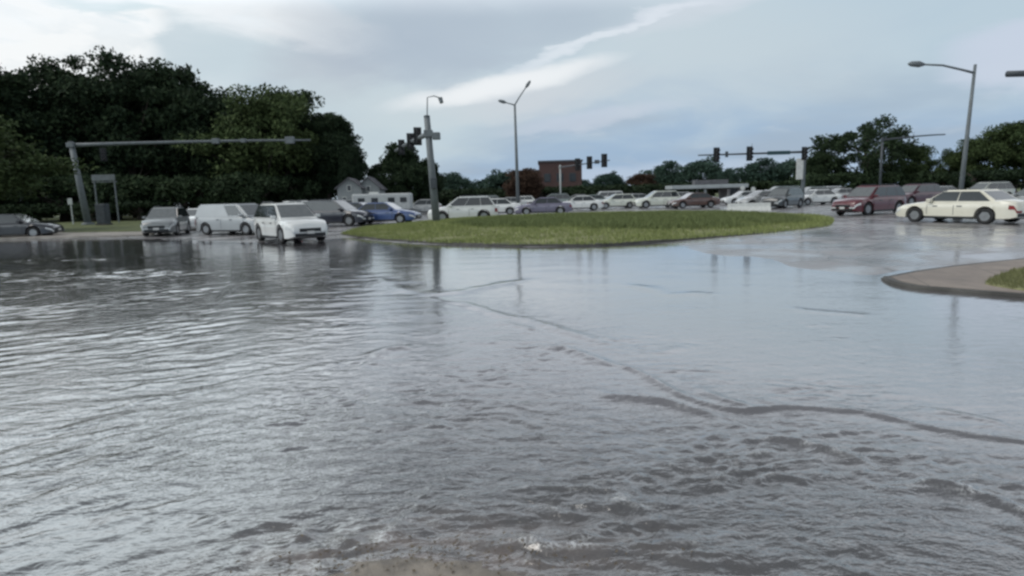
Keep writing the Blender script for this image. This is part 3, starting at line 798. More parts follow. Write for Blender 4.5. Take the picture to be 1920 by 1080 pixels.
for px, tp, ds, sw, kd, lb in [
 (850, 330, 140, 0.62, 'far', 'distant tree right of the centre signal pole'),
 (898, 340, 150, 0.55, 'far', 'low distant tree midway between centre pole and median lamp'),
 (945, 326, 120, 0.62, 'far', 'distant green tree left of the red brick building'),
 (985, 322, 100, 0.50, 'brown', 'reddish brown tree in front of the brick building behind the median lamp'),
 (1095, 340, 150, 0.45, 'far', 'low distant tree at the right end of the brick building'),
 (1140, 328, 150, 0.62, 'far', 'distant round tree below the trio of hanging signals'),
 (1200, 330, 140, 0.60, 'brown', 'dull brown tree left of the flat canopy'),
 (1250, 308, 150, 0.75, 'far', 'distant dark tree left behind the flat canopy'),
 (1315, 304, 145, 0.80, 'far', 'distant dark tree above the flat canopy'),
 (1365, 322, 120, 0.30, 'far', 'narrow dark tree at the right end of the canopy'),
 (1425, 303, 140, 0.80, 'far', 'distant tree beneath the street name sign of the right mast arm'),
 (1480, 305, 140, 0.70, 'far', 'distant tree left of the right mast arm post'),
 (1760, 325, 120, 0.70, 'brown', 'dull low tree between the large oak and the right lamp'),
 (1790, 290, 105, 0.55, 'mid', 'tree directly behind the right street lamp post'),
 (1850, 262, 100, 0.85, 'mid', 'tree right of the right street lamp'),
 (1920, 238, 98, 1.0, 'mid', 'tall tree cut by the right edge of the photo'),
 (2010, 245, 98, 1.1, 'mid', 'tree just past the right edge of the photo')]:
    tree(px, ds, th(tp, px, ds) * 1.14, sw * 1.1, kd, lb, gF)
tree(1620, 98, th(222, 1620, 98), 1.12, 'open', 'large spreading oak with sky gaps behind the red SUV', 'street trees')
tree(1545, 100, th(275, 1545, 100), 0.62, 'big', 'dark lower tree on the left flank of the large oak', 'street trees')
tree(1700, 99, th(268, 1700, 99), 0.70, 'mid', 'lower leafy tree on the right flank of the large oak', 'street trees')
for px, ds, h_, sw, lb in [
 (1530, 96, 4.5, 2.0, 'dark shrub left of the red SUV under the large oak'),
 (1600, 96, 4.5, 2.0, 'dark shrub behind the red SUV roof'),
 (1670, 96, 4.5, 2.0, 'dark shrub between the red SUV and the cream sedan'),
 (1740, 96, 4.2, 2.0, 'dark shrub behind the cream sedan hood'),
 (1820, 92, 4.2, 2.0, 'dark shrub behind the cream sedan roof'),
 (1900, 92, 4.2, 2.0, 'dark shrub behind the cream sedan boot')]:
    tree(px, ds, h_, sw, 'shrub', lb, 'shrubs under the right-hand trees', 'bush', 'bush')
for i, px in enumerate(range(830, 1560, 62)):
    lbs = ['low hedge bush right of the centre pole', 'low hedge bush above the white pickup', 'low hedge bush left of the median lamp', 'low hedge bush under the brick building left part',
           'low hedge bush under the brick building right part', 'low hedge bush below the trio of signals', 'low hedge bush above the off-white SUV behind the median', 'low hedge bush beside the canopy left end',
           'low hedge bush behind the canopy', 'low hedge bush right of the canopy block', 'low hedge bush under the street name sign', 'low hedge bush by the right mast arm post']
    tree(px, 112, 3.6, 2.4, 'shrub', lbs[i], 'low hedge across the far side', 'bush', 'bush')

# ------------------------------------------------------------------ buildings
def place(px, dist, rz=0.0):
    x, y = P(px, dist); return x, y, gz1(x, y)
def gable_house(px, dist, wd, eave, ridge, dep, label):
    x, y, z = place(px, dist)
    t_ = thing('house', label, 'house', (x, y, z), math.atan2(-x, y) * 0.4, 'pale gabled houses at the edge of the wood')
    b_ = MB(); h = wd / 2
    b_.add([(-h, 0, 0), (h, 0, 0), (h, 0, eave), (0, 0, ridge), (-h, 0, eave), (-h, dep, 0), (h, dep, 0), (h, dep, eave), (0, dep, ridge), (-h, dep, eave)],
           [(0, 1, 2, 3, 4), (9, 8, 7, 6, 5), (1, 6, 7, 2), (5, 0, 4, 9)])
    b_.build('wall', M['house'], t_)
    r_ = MB(); sl = math.atan2(ridge - eave, h)
    for s in (-1, 1):
        o_ = 0.35; ex = s * (h + o_ * math.cos(sl)); ez = eave - o_ * math.sin(sl)
        vs = [(0, -0.3, ridge + 0.02), (ex, -0.3, ez + 0.02), (ex, dep + 0.3, ez + 0.02), (0, dep + 0.3, ridge + 0.02)]
        vs += [(a, b2, c2 + 0.12) for a, b2, c2 in vs]
        r_.add(vs, [(0, 1, 2, 3), (4, 5, 6, 7), (0, 1, 5, 4), (1, 2, 6, 5), (2, 3, 7, 6), (3, 0, 4, 7)])
    r_.build('roof', M['roof'], t_)
    for wx_, wz_ in ((-wd * 0.22, eave * 0.55), (wd * 0.22, eave * 0.55), (0, eave * 0.98)):
        fr = MB().box((wx_, -0.03, wz_), (0.24, 0.03, 0.34)).build('window', M['sign_white'], t_)
        MB().box((wx_, -0.07, wz_), (0.18, 0.012, 0.27)).build('pane', M['window'], fr)
gable_house(656, 72, 2.6, 3.0, th(337, 656, 72), 6, 'pale grey gabled house front left of the pair by the wood')
gable_house(692, 74, 2.5, 2.9, th(335, 692, 74), 6, 'pale gabled house front right of the pair by the round tree')

# brick building
x, y, z = place(1005, 125)
t_ = thing('brick_building', 'dark red brick flat-roofed building behind the median lamp', 'building', (x, y, z), -0.05)
Hb = th(309, 1040, 125)
b_ = MB().box((4.6, 0, Hb / 2), (3.9, 6, Hb / 2)); b_.build('wall', M['brick'], t_)
b_ = MB().box((-1.8, 0.5, (Hb - 1.6) / 2), (2.5, 6, (Hb - 1.6) / 2)); b_.build('wing_wall', M['brick'], t_)
MB().box((4.6, 0, Hb + 0.15), (4.1, 6.2, 0.15)).build('roof', M['roof'], t_)
MB().box((-1.8, 0.5, Hb - 1.45), (2.6, 6.2, 0.15)).build('roof', M['roof'], t_)
for r0 in range(2):
    for k in range(3):
        f_ = MB().box((2.2 + k * 2.3, -6.02, 1.9 + r0 * 2.7), (0.6, 0.05, 0.75)).build('window', M['metal_dark'], t_)
        MB().box((2.2 + k * 2.3, -6.08, 1.9 + r0 * 2.7), (0.5, 0.02, 0.65)).build('pane', M['window'], f_)
for k in range(2):
    f_ = MB().box((-3.3 + k * 2.0, -5.52, 1.9), (0.6, 0.05, 0.75)).build('window', M['metal_dark'], t_)
    MB().box((-3.3 + k * 2.0, -5.58, 1.9), (0.5, 0.02, 0.65)).build('pane', M['window'], f_)

# canopy building
x, y, z = place(1322, 88)
rz = -0.10
t_ = thing('canopy', 'flat-roofed pale drive-through canopy with a grey block at its right end', 'canopy', (x, y, z), rz)
Hc = th(348, 1322, 88)
MB().box((0, 0, Hc - 0.22), (4.9, 3.2, 0.24), ch=0.04).build('roof', M['canopy'], t_)
MB().box((0, 0, Hc - 0.50), (4.7, 3.0, 0.04)).build('soffit', M['black'], t_)
MB().box((3.5, 0.0, (Hc - 0.55) / 2), (1.15, 2.6, (Hc - 0.55) / 2)).build('block_wall', M['block'], t_)
for px_, py_ in ((-4.4, -2.6), (-4.4, 2.6), (-0.5, -2.6), (-0.5, 2.6)):
    MB().box((px_, py_, (Hc - 0.55) / 2), (0.14, 0.14, (Hc - 0.55) / 2)).build('column', M['canopy'], t_)
f_ = MB().box((3.2, -2.62, 1.5), (0.5, 0.04, 0.6)).build('window', M['metal_dark'], t_)
MB().box((3.2, -2.67, 1.5), (0.42, 0.02, 0.5)).build('pane', M['window'], f_)
MB().box((0.6, -0.2, Hc + 0.35), (2.2, 1.0, 0.3), ch=0.05).build('roof_unit', M['roof'], t_)

# ------------------------------------------------------------------ poles, signals
def signal_head(parent, loc, rz, s=1.0, n=3):
    h = MB().box((0, 0, 0), (0.17 * s, 0.13 * s, 0.18 * n * s), ch=0.03).build('signal_head', M['black'], parent)
    h.location = loc; h.rotation_euler = (0, 0, rz)
    MB().box((0, 0.135 * s, 0), (0.29 * s, 0.012, (0.18 * n + 0.11) * s)).build('backplate', M['black'], h)
    for k in range(n):
        z_ = (k - (n - 1) / 2) * 0.35 * s
        MB().tube([(0, -0.12 * s, z_), (0, -0.145 * s, z_)], 0.13 * s, 14).build('lens', M['lens'], h)
        v = MB()
        pts = [(math.cos(R(a)), math.sin(R(a))) for a in range(-20, 201, 20)]
        vs = [(c_ * 0.15 * s, -0.13 * s, z_ + q * 0.15 * s) for c_, q in pts] + [(c_ * 0.15 * s, -0.36 * s, z_ + q * 0.15 * s) for c_, q in pts]
        nn = len(pts)
        v.add(vs, [(i, i + 1, i + 1 + nn, i + nn) for i in range(nn - 1)])
        v.build('visor', M['black'], h)
    return h
def mast(label, base, H, lean, armz, tip, rad=0.16, armr=(0.11, 0.06), mat='metal', heads=(), hs=1.0, group='signal masts', head_rz=0.0, arm_dz=0.0, matarm=None):
    """base/tip are ground points; heads: fractions along the arm"""
    bx, by = base; z0 = gz1(bx, by)
    t_ = thing('signal_mast', label, 'traffic signal', (bx, by, z0), 0, group)
    MB().tube([(0, 0, 0), (lean * 0.5, 0, H * 0.5), (lean, 0, H)], [rad, rad * 0.88, rad * 0.75], 14).tube([(0, 0, 0), (0, 0, 0.25)], [rad * 1.8, rad * 1.7], 14).build('pole', M[mat], t_, True)
    MB().tube([(lean, 0, H), (lean, 0, H + 0.07)], [rad * 0.85, rad * 0.6], 14).build('pole_cap', M[mat], t_, True)
    dx, dy = tip[0] - bx - lean, tip[1] - by
    pts = [(lean * armz / H + dx * k / 8, dy * k / 8, armz + arm_dz * math.sin(k / 8 * math.pi / 2)) for k in range(9)]
    MB().tube(pts, [armr[0] + (armr[1] - armr[0]) * k / 8 for k in range(9)], 12).build('arm', M[matarm or mat], t_, True)
    MB().box(pts[0], (rad * 1.05, rad * 1.05, 0.2), ch=0.03).build('clamp', M[mat], t_)
    for h in heads:
        fr, dz, rzh, n = h
        k = fr * 8; i = min(7, int(k)); p = Vector(pts[i]).lerp(Vector(pts[i + 1]), k - i)
        signal_head(t_, (p.x, p.y - 0.26, p.z + dz), rzh, hs, n)
    return t_, pts
# 1 left mast with long arm
b0 = G(166, 424)
d0 = math.hypot(*b0)
H1 = th(272, 150, b0[1]) 
tipx = P(590, b0[1] + 6)
t1, p1 = mast('tall grey signal mast at the left with a long arm reaching right across the road', b0, H1, -0.65, H1 - 0.25, (tipx[0], tipx[1]), 0.30, (0.17, 0.085), 'metal', arm_dz=0.42)
for fr, w_ in ((0.58, 0.22), (0.70, 0.16), (0.905, 0.30)):
    k = fr * 8; i = int(k); p = Vector(p1[i]).lerp(Vector(p1[i + 1]), k - i)
    MB().box((p.x, p.y - 0.02, p.z), (w_ * 1.4, 0.2, w_ * 1.1), ch=0.04).build('arm_bracket', M['metal'], t1)
h_ = signal_head(t1, (p1[1].x if hasattr(p1[1], 'x') else p1[1][0], p1[1][1] - 0.3, H1 - 1.1), 0.5, 0.9)
# small sign frame and cabinet next to it
bx, by = G(205, 421); z = gz1(bx, by) + 0.1
t_ = thing('sign_frame', 'small pale sign on twin grey posts behind the left signal mast', 'road sign', (bx, by, z))
for s in (-1, 1): MB().tube([(s * 0.95, 0, 0), (s * 0.95, 0, 4.2)], 0.07, 8).build('post', M['metal'], t_)
MB().box((0, -0.09, 4.25), (1.1, 0.03, 0.28), ch=0.02).build('sign_panel', M['metal'], t_)
MB().tube([(-1.15, 0, 3.85), (1.2, 0, 3.85)], 0.05, 8).build('crossbar', M['metal'], t_)
bx, by = G(196, 425); z = gz1(bx, by) + 0.1
t_ = thing('signal_cabinet', 'dark signal control cabinet at the foot of the left mast', 'cabinet', (bx, by, z))
MB().box((0, 0, 0.95), (0.42, 0.35, 0.85), ch=0.04).build('housing', M['metal_dark'], t_)
MB().box((0, 0, 0.05), (0.5, 0.42, 0.06)).build('plinth', M['concrete_shaded'], t_)
MB().box((0, -0.36, 0.95), (0.36, 0.012, 0.75), ch=0.01).build('door', M['metal_dark'], t_)
bx, by = G(138, 424); z = gz1(bx, by) + 0.1
t_ = thing('marker_post', 'short pale post standing just left of the left signal mast', 'post', (bx, by, z))
MB().tube([(0, 0, 0), (0, 0, 2.4)], 0.06, 8).build('post', M['metal_pale'], t_)
MB().box((0, -0.08, 2.1), (0.22, 0.02, 0.28), ch=0.02).build('sign_panel', M['metal_pale'], t_)
# 2 centre mast with receding arm
b0 = G(819, 421, 0.2)
H2 = th(226, 810, b0[1])
tipx = P(745, b0[1] + 17)
t2, p2 = mast('thick grey signal mast on the median left end with stacked signals on its receding arm', b0, H2, -0.30, H2 - 0.95, tipx, 0.23, (0.16, 0.09), 'metal',
              heads=[(0.22, 0.10, 0.35, 3), (0.42, 0.0, 0.35, 3), (0.72, -0.05, 0.35, 3)], hs=0.85, arm_dz=0.3)
MB().tube([(-0.28, 0, H2), (-0.22, 0, H2 + 1.05), (0.15, 0, H2 + 1.12), (0.50, 0, H2 + 1.0)], [0.035, 0.03, 0.03, 0.03], 8).build('camera_stalk', M['metal'], t2)
MB().tube([(0.50, 0, H2 + 1.0), (0.58, -0.05, H2 + 0.72)], [0.13, 0.11], 10).build('traffic_camera', M['metal'], t2)
MB().box((0.2, -0.1, H2 - 1.1), (0.22, 0.2, 0.2), ch=0.04).build('junction_box', M['metal'], t2)
MB().box((-0.05, -0.28, 2.5), (0.17, 0.12, 0.3), ch=0.03).build('pedestrian_signal', M['metal_dark'], t2)
# 3 far mast with trio
b0 = P(1051, 88)
zt = th(306, 1070, 88)
t3, p3 = mast('slim far signal mast with three dark signals on an arm reaching right', b0, th(312, 1051, 88), 0, th(312, 1051, 88) - 0.3, P(1143, 72), 0.13, (0.09, 0.06), 'metal_pale',
              heads=[(0.40, 0.05, 0.0, 3), (0.64, 0.05, 0.0, 3), (0.91, 0.05, 0.0, 3)], hs=1.15, matarm='metal_dark')
k = 0.8 * 8; i = int(k)
MB().box((p3[6][0] + 0.2, p3[6][1] - 0.1, p3[6][2] + 0.05), (0.28, 0.03, 0.22)).build('lane_sign', M['metal_dark'], t3)
# 4 right mast arm
D4 = 60
b0 = P(1505, D4)
H4 = th(283, 1505, D4)
t4, p4 = mast('signal mast left of the large oak with level arm, two signals and street sign', b0, H4, 0.05, H4 - 0.25, P(1308, D4), 0.19, (0.11, 0.06), 'metal',
              heads=[(0.52, 0.0, 0.1, 3), (0.83, 0.0, 0.1, 3)], hs=1.0, arm_dz=-0.05, matarm='metal_dark')
pp = p4[2]
MB().box((p4[1][0] - 1.2, p4[1][1] - 0.14, p4[1][2] - 0.02), (1.05, 0.03, 0.17), ch=0.02).build('street_sign', M['sign_green'], t4)
MB().box((p4[6][0] + 0.12, p4[6][1] - 0.2, p4[6][2]), (0.13, 0.03, 0.26)).build('lane_sign', M['metal_dark'], t4)
MB().tube([(p4[4][0], p4[4][1], p4[4][2]), (p4[4][0] + 0.05, p4[4][1], p4[4][2] + 0.9)], 0.022, 6).build('antenna', M['metal'], t4)
MB().box((-0.45, -0.25, H4 - 1.8), (0.32, 0.03, 0.95), ch=0.02).build('banner', M['sign_white'], t4)
signal_head(t4, (-0.1, -0.45, H4 - 0.4), 0.1, 0.9)
# 5 arm behind the oak
b0 = P(1650, 75)
mast('far signal mast mostly hidden by the large oak with only its rising arm tip clear', b0, th(262, 1650, 75), 0, th(266, 1650, 75), P(1766, 74), 0.15, (0.10, 0.07), 'metal_dark', arm_dz=0.35)
# 6 near mast past the right edge
b0 = (P(2330, 24)[0], 24.0)
mast('near signal arm end poking in at the upper right edge', b0, th(125, 1980, 24), 0, th(152, 1950, 24), P(1872, 24), 0.2, (0.15, 0.11), 'metal_dark', arm_dz=0.05)
# lamps
def street_lamp(label, base, H, lean, arms, rad=0.12, mat='metal', lum=1.0):
    bx, by = base; z0 = gz1(bx, by)
    t_ = thing('street_lamp', label, 'street lamp', (bx, by, z0), 0, 'street lamps')
    MB().tube([(0, 0, 0), (lean * 0.5, 0, H * 0.5), (lean, 0, H)], [rad, rad * 0.8, rad * 0.55], 12).tube([(0, 0, 0), (0, 0, 0.3)], [rad * 1.7, rad * 1.6], 12).build('pole', M[mat], t_, True)
    for (pts) in arms:
        a = MB().tube([(lean + q[0], q[1], H + q[2]) for q in pts], [0.07 * lum - 0.025 * k / (len(pts)) for k in range(len(pts))], 8).build('arm', M[mat], t_, True)
        e = pts[-1]; d = Vector(pts[-1]) - Vector(pts[-2]); d.normalize()
        c0 = Vector((lean + e[0], e[1], H + e[2]))
        MB().tube([c0, c0 + d * 0.25, c0 + d * 0.6, c0 + d * 0.75], [0.06, 0.17 * lum, 0.14 * lum, 0.04], 10).build('lamp_head', M[mat], t_, True)
b0 = G(972, 402); HL = th(205, 970, b0[1])
street_lamp('tall two-armed street lamp on the median centre', b0, HL, -0.08,
            [[(0, 0, 0), (-0.35, 0, 0.10), (-0.75, 0, 0.22)], [(0, 0, 0), (0.45, 0, 0.7), (1.0, 0, 1.45)]], 0.17, lum=0.9)
b0 = G(1795, 414); HR = th(134, 1815, b0[1])
street_lamp('tall single-armed street lamp behind the cream sedan', b0, HR, 0.30,
            [[(0, 0, -0.38), (-0.6, 0, -0.22), (-1.5, 0, 0.0), (-2.35, 0, 0.06)]], 0.115, lum=0.85)
# little far signs
for px, ds, hh, lb in ((1392, 84, 350, 'small round white sign right of the canopy block'), (1412, 84, 352, 'small white sign second from the canopy block'), (1790, 60, 372, 'dark narrow sign just right of the right lamp post')):
    x, y, z = place(px, ds); h_ = th(hh, px, ds)
    t_ = thing('road_sign', lb, 'road sign', (x, y, z), 0)
    MB().tube([(0, 0, 0), (0, 0, h_)], 0.05, 8).build('post', M['metal'], t_)
    if 'dark' in lb: MB().box((0, -0.08, h_ - 0.3), (0.22, 0.02, 0.4), ch=0.02).build('sign_panel', M['metal_dark'], t_)
    else: MB().tube([(0, -0.06, h_ - 0.25), (0, -0.09, h_ - 0.25)], 0.3, 18).build('sign_panel', M['sign_white'], t_)

# ------------------------------------------------------------------ cars
KIND = {
 # L, W, H, wheelbase, wheel r, profile (x from rear to front as fraction, z), belt z, cabin xs (rb, rt, ft, fb)
 'sedan': dict(L=4.8, W=1.84, H=1.45, wb=2.8, wr=0.33, belt=0.95, prof=[(-.5, .72), (-.485, .93), (-.40, 1.0), (-.30, .98), (0, .95), (.18, .96), (.30, .90), (.42, .80), (.485, .68), (.5, .58)], cab=(-1.75, -1.02, 0.32, 1.12), win=2),
 'suv': dict(L=4.75, W=1.92, H=1.70, wb=2.8, wr=0.37, belt=1.05, prof=[(-.5, .80), (-.49, 1.02), (-.42, 1.06), (0, 1.05), (.16, 1.06), (.27, 1.03), (.40, .95), (.48, .82), (.5, .66)], cab=(-2.24, -1.78, 0.25, 1.22), win=3),
 'van': dict(L=5.1, W=1.98, H=1.85, wb=3.0, wr=0.35, belt=1.12, prof=[(-.5, .85), (-.492, 1.10), (-.42, 1.14), (0, 1.12), (.2, 1.12), (.32, 1.05), (.42, .92), (.485, .76), (.5, .62)], cab=(-2.42, -2.20, 0.75, 1.65), win=3),
 'hatch': dict(L=4.1, W=1.78, H=1.50, wb=2.55, wr=0.32, belt=0.96, prof=[(-.5, .75), (-.488, .96), (-.42, 1.0), (0, .97), (.20, .98), (.32, .92), (.43, .80), (.485, .68), (.5, .56)], cab=(-1.95, -1.45, 0.15, 1.10), win=2),
 'cargo': dict(L=5.1, W=1.98, H=1.85, wb=3.0, wr=0.35, belt=1.12, prof=[(-.5, .85), (-.492, 1.10), (-.42, 1.14), (0, 1.12), (.2, 1.12), (.32, 1.05), (.42, .92), (.485, .76), (.5, .62)], cab=(-2.42, -2.20, 0.75, 1.65), win=1),
 'pickup': dict(L=5.4, W=1.95, H=1.80, wb=3.4, wr=0.38, belt=1.08, prof=[(-.5, .95), (-.495, 1.08), (-.40, 1.10), (-.02, 1.10), (.16, 1.10), (.28, 1.10), (.42, 1.04), (.485, .95), (.5, .75)], cab=(-0.75, -0.55, 0.75, 1.35), win=2),
}
CACHE = {}
def car_meshes(kind):
    if kind in CACHE: return CACHE[kind]
    K_ = KIND[kind]; L, W, H = K_['L'], K_['W'], K_['H']; wr = K_['wr']; wb = K_['wb']
    px_ = [p[0] * L for p in K_['prof']]; pz_ = [p[1] for p in K_['prof']]
    xs = sorted(set([round(v, 3) for v in list(np.linspace(-L / 2, L / 2, 30)) + [s * wb / 2 + (wr + 0.07) * math.cos(R(a)) for s in (-1, 1) for a in range(0, 181, 12)] + px_]))
    ra = wr + 0.07
    def sec(x):
        zt = float(np.interp(x, px_, pz_))
        zl = 0.22
        e = abs(x) / (L / 2)
        if e > 0.9: zl = 0.22 + (e - 0.9) * 0.8
        for s in (-1, 1):
            d = x - s * wb / 2
            if abs(d) <= ra: zl = max(zl, wr + math.sqrt(max(0, ra * ra - d * d)))
        wv = W / 2 * (1 - 0.24 * max(0, (e - 0.72) / 0.28) ** 2.2)
        zm = max(zl + 0.02, min(zt - 0.25, 0.62))
        zs = max(zm + 0.02, zt - 0.16)
        return [(0, zl), (wv * 0.80, zl), (wv * 0.975, zl + 0.005), (wv, zm), (wv * 0.975, zs), (wv * 0.92, zt - 0.05), (wv * 0.80, zt - 0.005), (0, zt + 0.03)]
    V = []; Fc = []
    S = [sec(x) for x in xs]; m_ = len(S[0])
    ring = []
    for x, s in zip(xs, S):
        r_ = [(x, y, z) for y, z in s] + [(x, -y, z) for y, z in s[-2:0:-1]]
        ring.append(r_); V += r_
    n = len(ring[0])
    for i in range(len(xs) - 1):
        for k in range(n):
            Fc.append((i * n + k, (i + 1) * n + k, (i + 1) * n + (k + 1) % n, i * n + (k + 1) % n))
    Fc.append(tuple(range(n))); Fc.append(tuple(range((len(xs) - 1) * n, len(xs) * n))[::-1])
    # cabin
    rb, rt_, ft, fb = K_['cab']; zb = K_['belt'] - 0.04
    yb = W / 2 * 0.93; yt = W / 2 * 0.74
    cv_ = [(rb, -yb, zb), (fb, -yb, zb), (fb, yb, zb), (rb, yb, zb), (rt_, -yt, H), (ft, -yt, H), (ft, yt, H), (rt_, yt, H)]
    bm = bmesh.new(); bv = [bm.verts.new(v) for v in cv_]
    for f in ((3, 2, 1, 0), (4, 5, 6, 7), (0, 1, 5, 4), (1, 2, 6, 5), (2, 3, 7, 6), (3, 0, 4, 7)): bm.faces.new([bv[i] for i in f])
    bm.edges.ensure_lookup_table()
    te = [e for e in bm.edges if max(v.co.z for v in e.verts) > H - 0.01]
    bmesh.ops.bevel(bm, geom=te, offset=0.09, segments=4, affect='EDGES')
    bm.verts.index_update(); bm.faces.ensure_lookup_table()
    k0 = len(V); V += [tuple(v.co) for v in bm.verts]; Fc += [tuple(v.index + k0 for v in f.verts) for f in bm.faces]; bm.free()
    body = mesh_from('body', V, Fc, M['sign_white'])
    bm = bmesh.new(); bm.from_mesh(body); bmesh.ops.recalc_face_normals(bm, faces=bm.faces[:]); bm.to_mesh(body); bm.free()
    for p in body.polygons: p.use_smooth = True
    if hasattr(body, 'set_sharp_from_angle'): body.set_sharp_from_angle(angle=R(35))
    out = {'body': body}
    def panel(q, u0, u1, v0, v1, off=0.006):
        A, B, C_, D = [Vector(v) for v in q]      # A-B bottom, D-C top
        nrm = (B - A).cross(D - A).normalized()
        if nrm.dot((A + C_) / 2 - Vector((0, 0, 0.6))) < 0: nrm = -nrm
        pt = lambda u, v: A.lerp(B, u).lerp(D.lerp(C_, u), v) + nrm * off
        vs = [pt(u0, v0), pt(u1, v0), pt(u1, v1), pt(u0, v1)]
        vs += [v - nrm * 0.05 for v in vs]
        return vs, [(0, 1, 2, 3), (7, 6, 5, 4), (0, 4, 5, 1), (1, 5, 6, 2), (2, 6, 7, 3), (3, 7, 4, 0)]
    b_ = MB(); b_.add(*panel((cv_[1], cv_[2], cv_[6], cv_[5]), 0.07, 0.93, 0.10, 0.88)); out['windscreen'] = b_.mesh('windscreen', M['windscreen'])
    b_ = MB(); b_.add(*panel((cv_[3], cv_[0], cv_[4], cv_[7]), 0.10, 0.90, 0.18 if kind != 'pickup' else 0.1, 0.86)); out['rear_window'] = b_.mesh('rear_window', M['glass'])
    nW = K_['win']; cuts = {1: [(0.66, 0.94)], 2: [(0.05, 0.495), (0.51, 0.95)], 3: [(0.035, 0.29), (0.30, 0.615), (0.625, 0.955)]}[nW]
    if kind == 'pickup': cuts = [(0.08, 0.40), (0.46, 0.90)]
    out['side_window'] = []
    for (a, c2) in cuts:
        for q, flip in (((cv_[0], cv_[1], cv_[5], cv_[4]), 0), ((cv_[3], cv_[2], cv_[6], cv_[7]), 1)):
            b_ = MB(); b_.add(*panel(q, a, c2, 0.10, 0.87)); out['side_window'].append(b_.mesh('side_window', M['glass']))
    out['underbody'] = MB().box((0, 0, 0.36), (L / 2 - 0.35, W / 2 * 0.62, 0.17)).mesh('underbody', M['under'])
    def patch(x0, x1, i0, i1, side, off=0.012):
        b_ = MB(); xx = np.linspace(x0, x1, 6); vs = []
        for x in xx:
            s = sec(x)
            for i in range(i0, i1 + 1):
                y_, z_ = s[i]; vs.append((x, side * (y_ + off), z_))
        k = i1 - i0 + 1; fs = []
        for a in range(5):
            for i in range(k - 1): fs.append((a * k + i, (a + 1) * k + i, (a + 1) * k + i + 1, a * k + i + 1))
        # nose / tail wrap
        end = len(vs) - k if x1 > 0 else 0
        e = [vs[end + i] for i in range(k)]; sx = 0.012 if x1 > 0 else -0.012
        e1 = [(v[0] + sx, v[1], v[2]) for v in e]; e2 = [(v[0] + sx, v[1] - side * 0.30, v[2]) for v in e]
        b_.add(vs, fs); b_.add(e1 + e2, [(i, i + 1, i + 1 + k, i + k) for i in range(k - 1)]); b_.add(e + e1, [(i, i + 1, i + 1 + k, i + k) for i in range(k - 1)])
        return b_
    out['headlight'] = [patch(L / 2 - 0.34, L / 2, 3, 4, s).mesh('headlight', M['lamp']) for s in (-1, 1)]
    out['taillight'] = [patch(-L / 2, -L / 2 + 0.22, 3, 4, s).mesh('taillight', M['taillamp']) for s in (-1, 1)]
    zf = pz_[-1]
    out['grille'] = MB().box((L / 2 + 0.005, 0, zf - 0.10), (0.02, W * 0.24, 0.075), ch=0.01).mesh('grille', M['black'])
    out['bumper'] = [MB().box((L / 2 - 0.01, 0, 0.36), (0.05, W * 0.34, 0.07), ch=0.02).mesh('bumper', M['black']), MB().box((-L / 2 + 0.01, 0, 0.38), (0.05, W * 0.34, 0.07), ch=0.02).mesh('bumper', M['black'])]
    out['licence_plate'] = [MB().box((-L / 2 - 0.012, 0, 0.60), (0.012, 0.16, 0.08)).mesh('licence_plate', M['plate'])]
    out['mirror'] = [MB().box((fb - 0.38, s * (yb + 0.10), K_['belt'] + 0.06), (0.09, 0.10, 0.07), ch=0.03).mesh('mirror', M['sign_white']) for s in (-1, 1)]
    out['sill'] = [MB().box((0, s * (W / 2 - 0.03), 0.25), (wb / 2 - ra - 0.03, 0.035, 0.05), ch=0.01).mesh('sill', M['black']) for s in (-1, 1)]
    hx_ = ((rb + fb) / 2 - 0.12, (rb + fb) / 2 + 0.85)
    out['door_handle'] = [MB().box((hx, s * (W / 2 * 0.985 + 0.004), K_['belt'] - 0.20), (0.10, 0.018, 0.018), ch=0.006).mesh('door_handle', M['metal_dark']) for s in (-1, 1) for hx in hx_]
    out['licence_plate'].append(MB().box((L / 2 + 0.05, 0, 0.46), (0.010, 0.16, 0.06)).mesh('licence_plate', M['plate']))
    if kind in ('suv', 'van'):
        out['roof_rail'] = [MB().tube([(rt_ + 0.2, s * (yt - 0.08), H - 0.01), (rt_ + 0.35, s * (yt - 0.08), H + 0.05), (ft - 0.35, s * (yt - 0.08), H + 0.05), (ft - 0.2, s * (yt - 0.08), H - 0.01)], 0.018, 6).mesh('roof_rail', M['metal_dark']) for s in (-1, 1)]
    seams = []
    for s in (-1, 1):
        for xd in (fb - 0.25, (rb + fb) / 2 + 0.1):
            b_ = MB(); s_ = sec(xd)
            pts = [s_[3], s_[4], s_[5]]
            pts = [(0.30, 0)] + []
            b_.add([(xd - 0.010, s * (s_[2][0] + 0.006), 0.34), (xd + 0.010, s * (s_[2][0] + 0.006), 0.34), (xd + 0.010, s * (s_[3][0] + 0.006), s_[3][1]), (xd - 0.010, s * (s_[3][0] + 0.006), s_[3][1]),
                    (xd + 0.010, s * (s_[4][0] + 0.006), s_[4][1]), (xd - 0.010, s * (s_[4][0] + 0.006), s_[4][1])], [(0, 1, 2, 3), (3, 2, 4, 5)])
            seams.append(b_.mesh('door_seam', M['black']))
    out['door_seam'] = seams
    wm = MB(); prof = [(0.10, wr * 0.60), (0.115, wr * 0.9), (0.09, wr), (-0.09, wr), (-0.115, wr * 0.9), (-0.10, wr * 0.60)]
    nn = 24; vs = []; fs = []
    for k in range(nn):
        a = 2 * math.pi * k / nn
        for (yy, rr_) in prof: vs.append((rr_ * math.cos(a), yy, rr_ * math.sin(a)))
    m2 = len(prof)
    for k in range(nn):
        for i in range(m2): fs.append((k * m2 + i, ((k + 1) % nn) * m2 + i, ((k + 1) % nn) * m2 + (i + 1) % m2, k * m2 + (i + 1) % m2))
    wm.add(vs, fs); out['wheel'] = wm.mesh('wheel', M['rubber'], True)
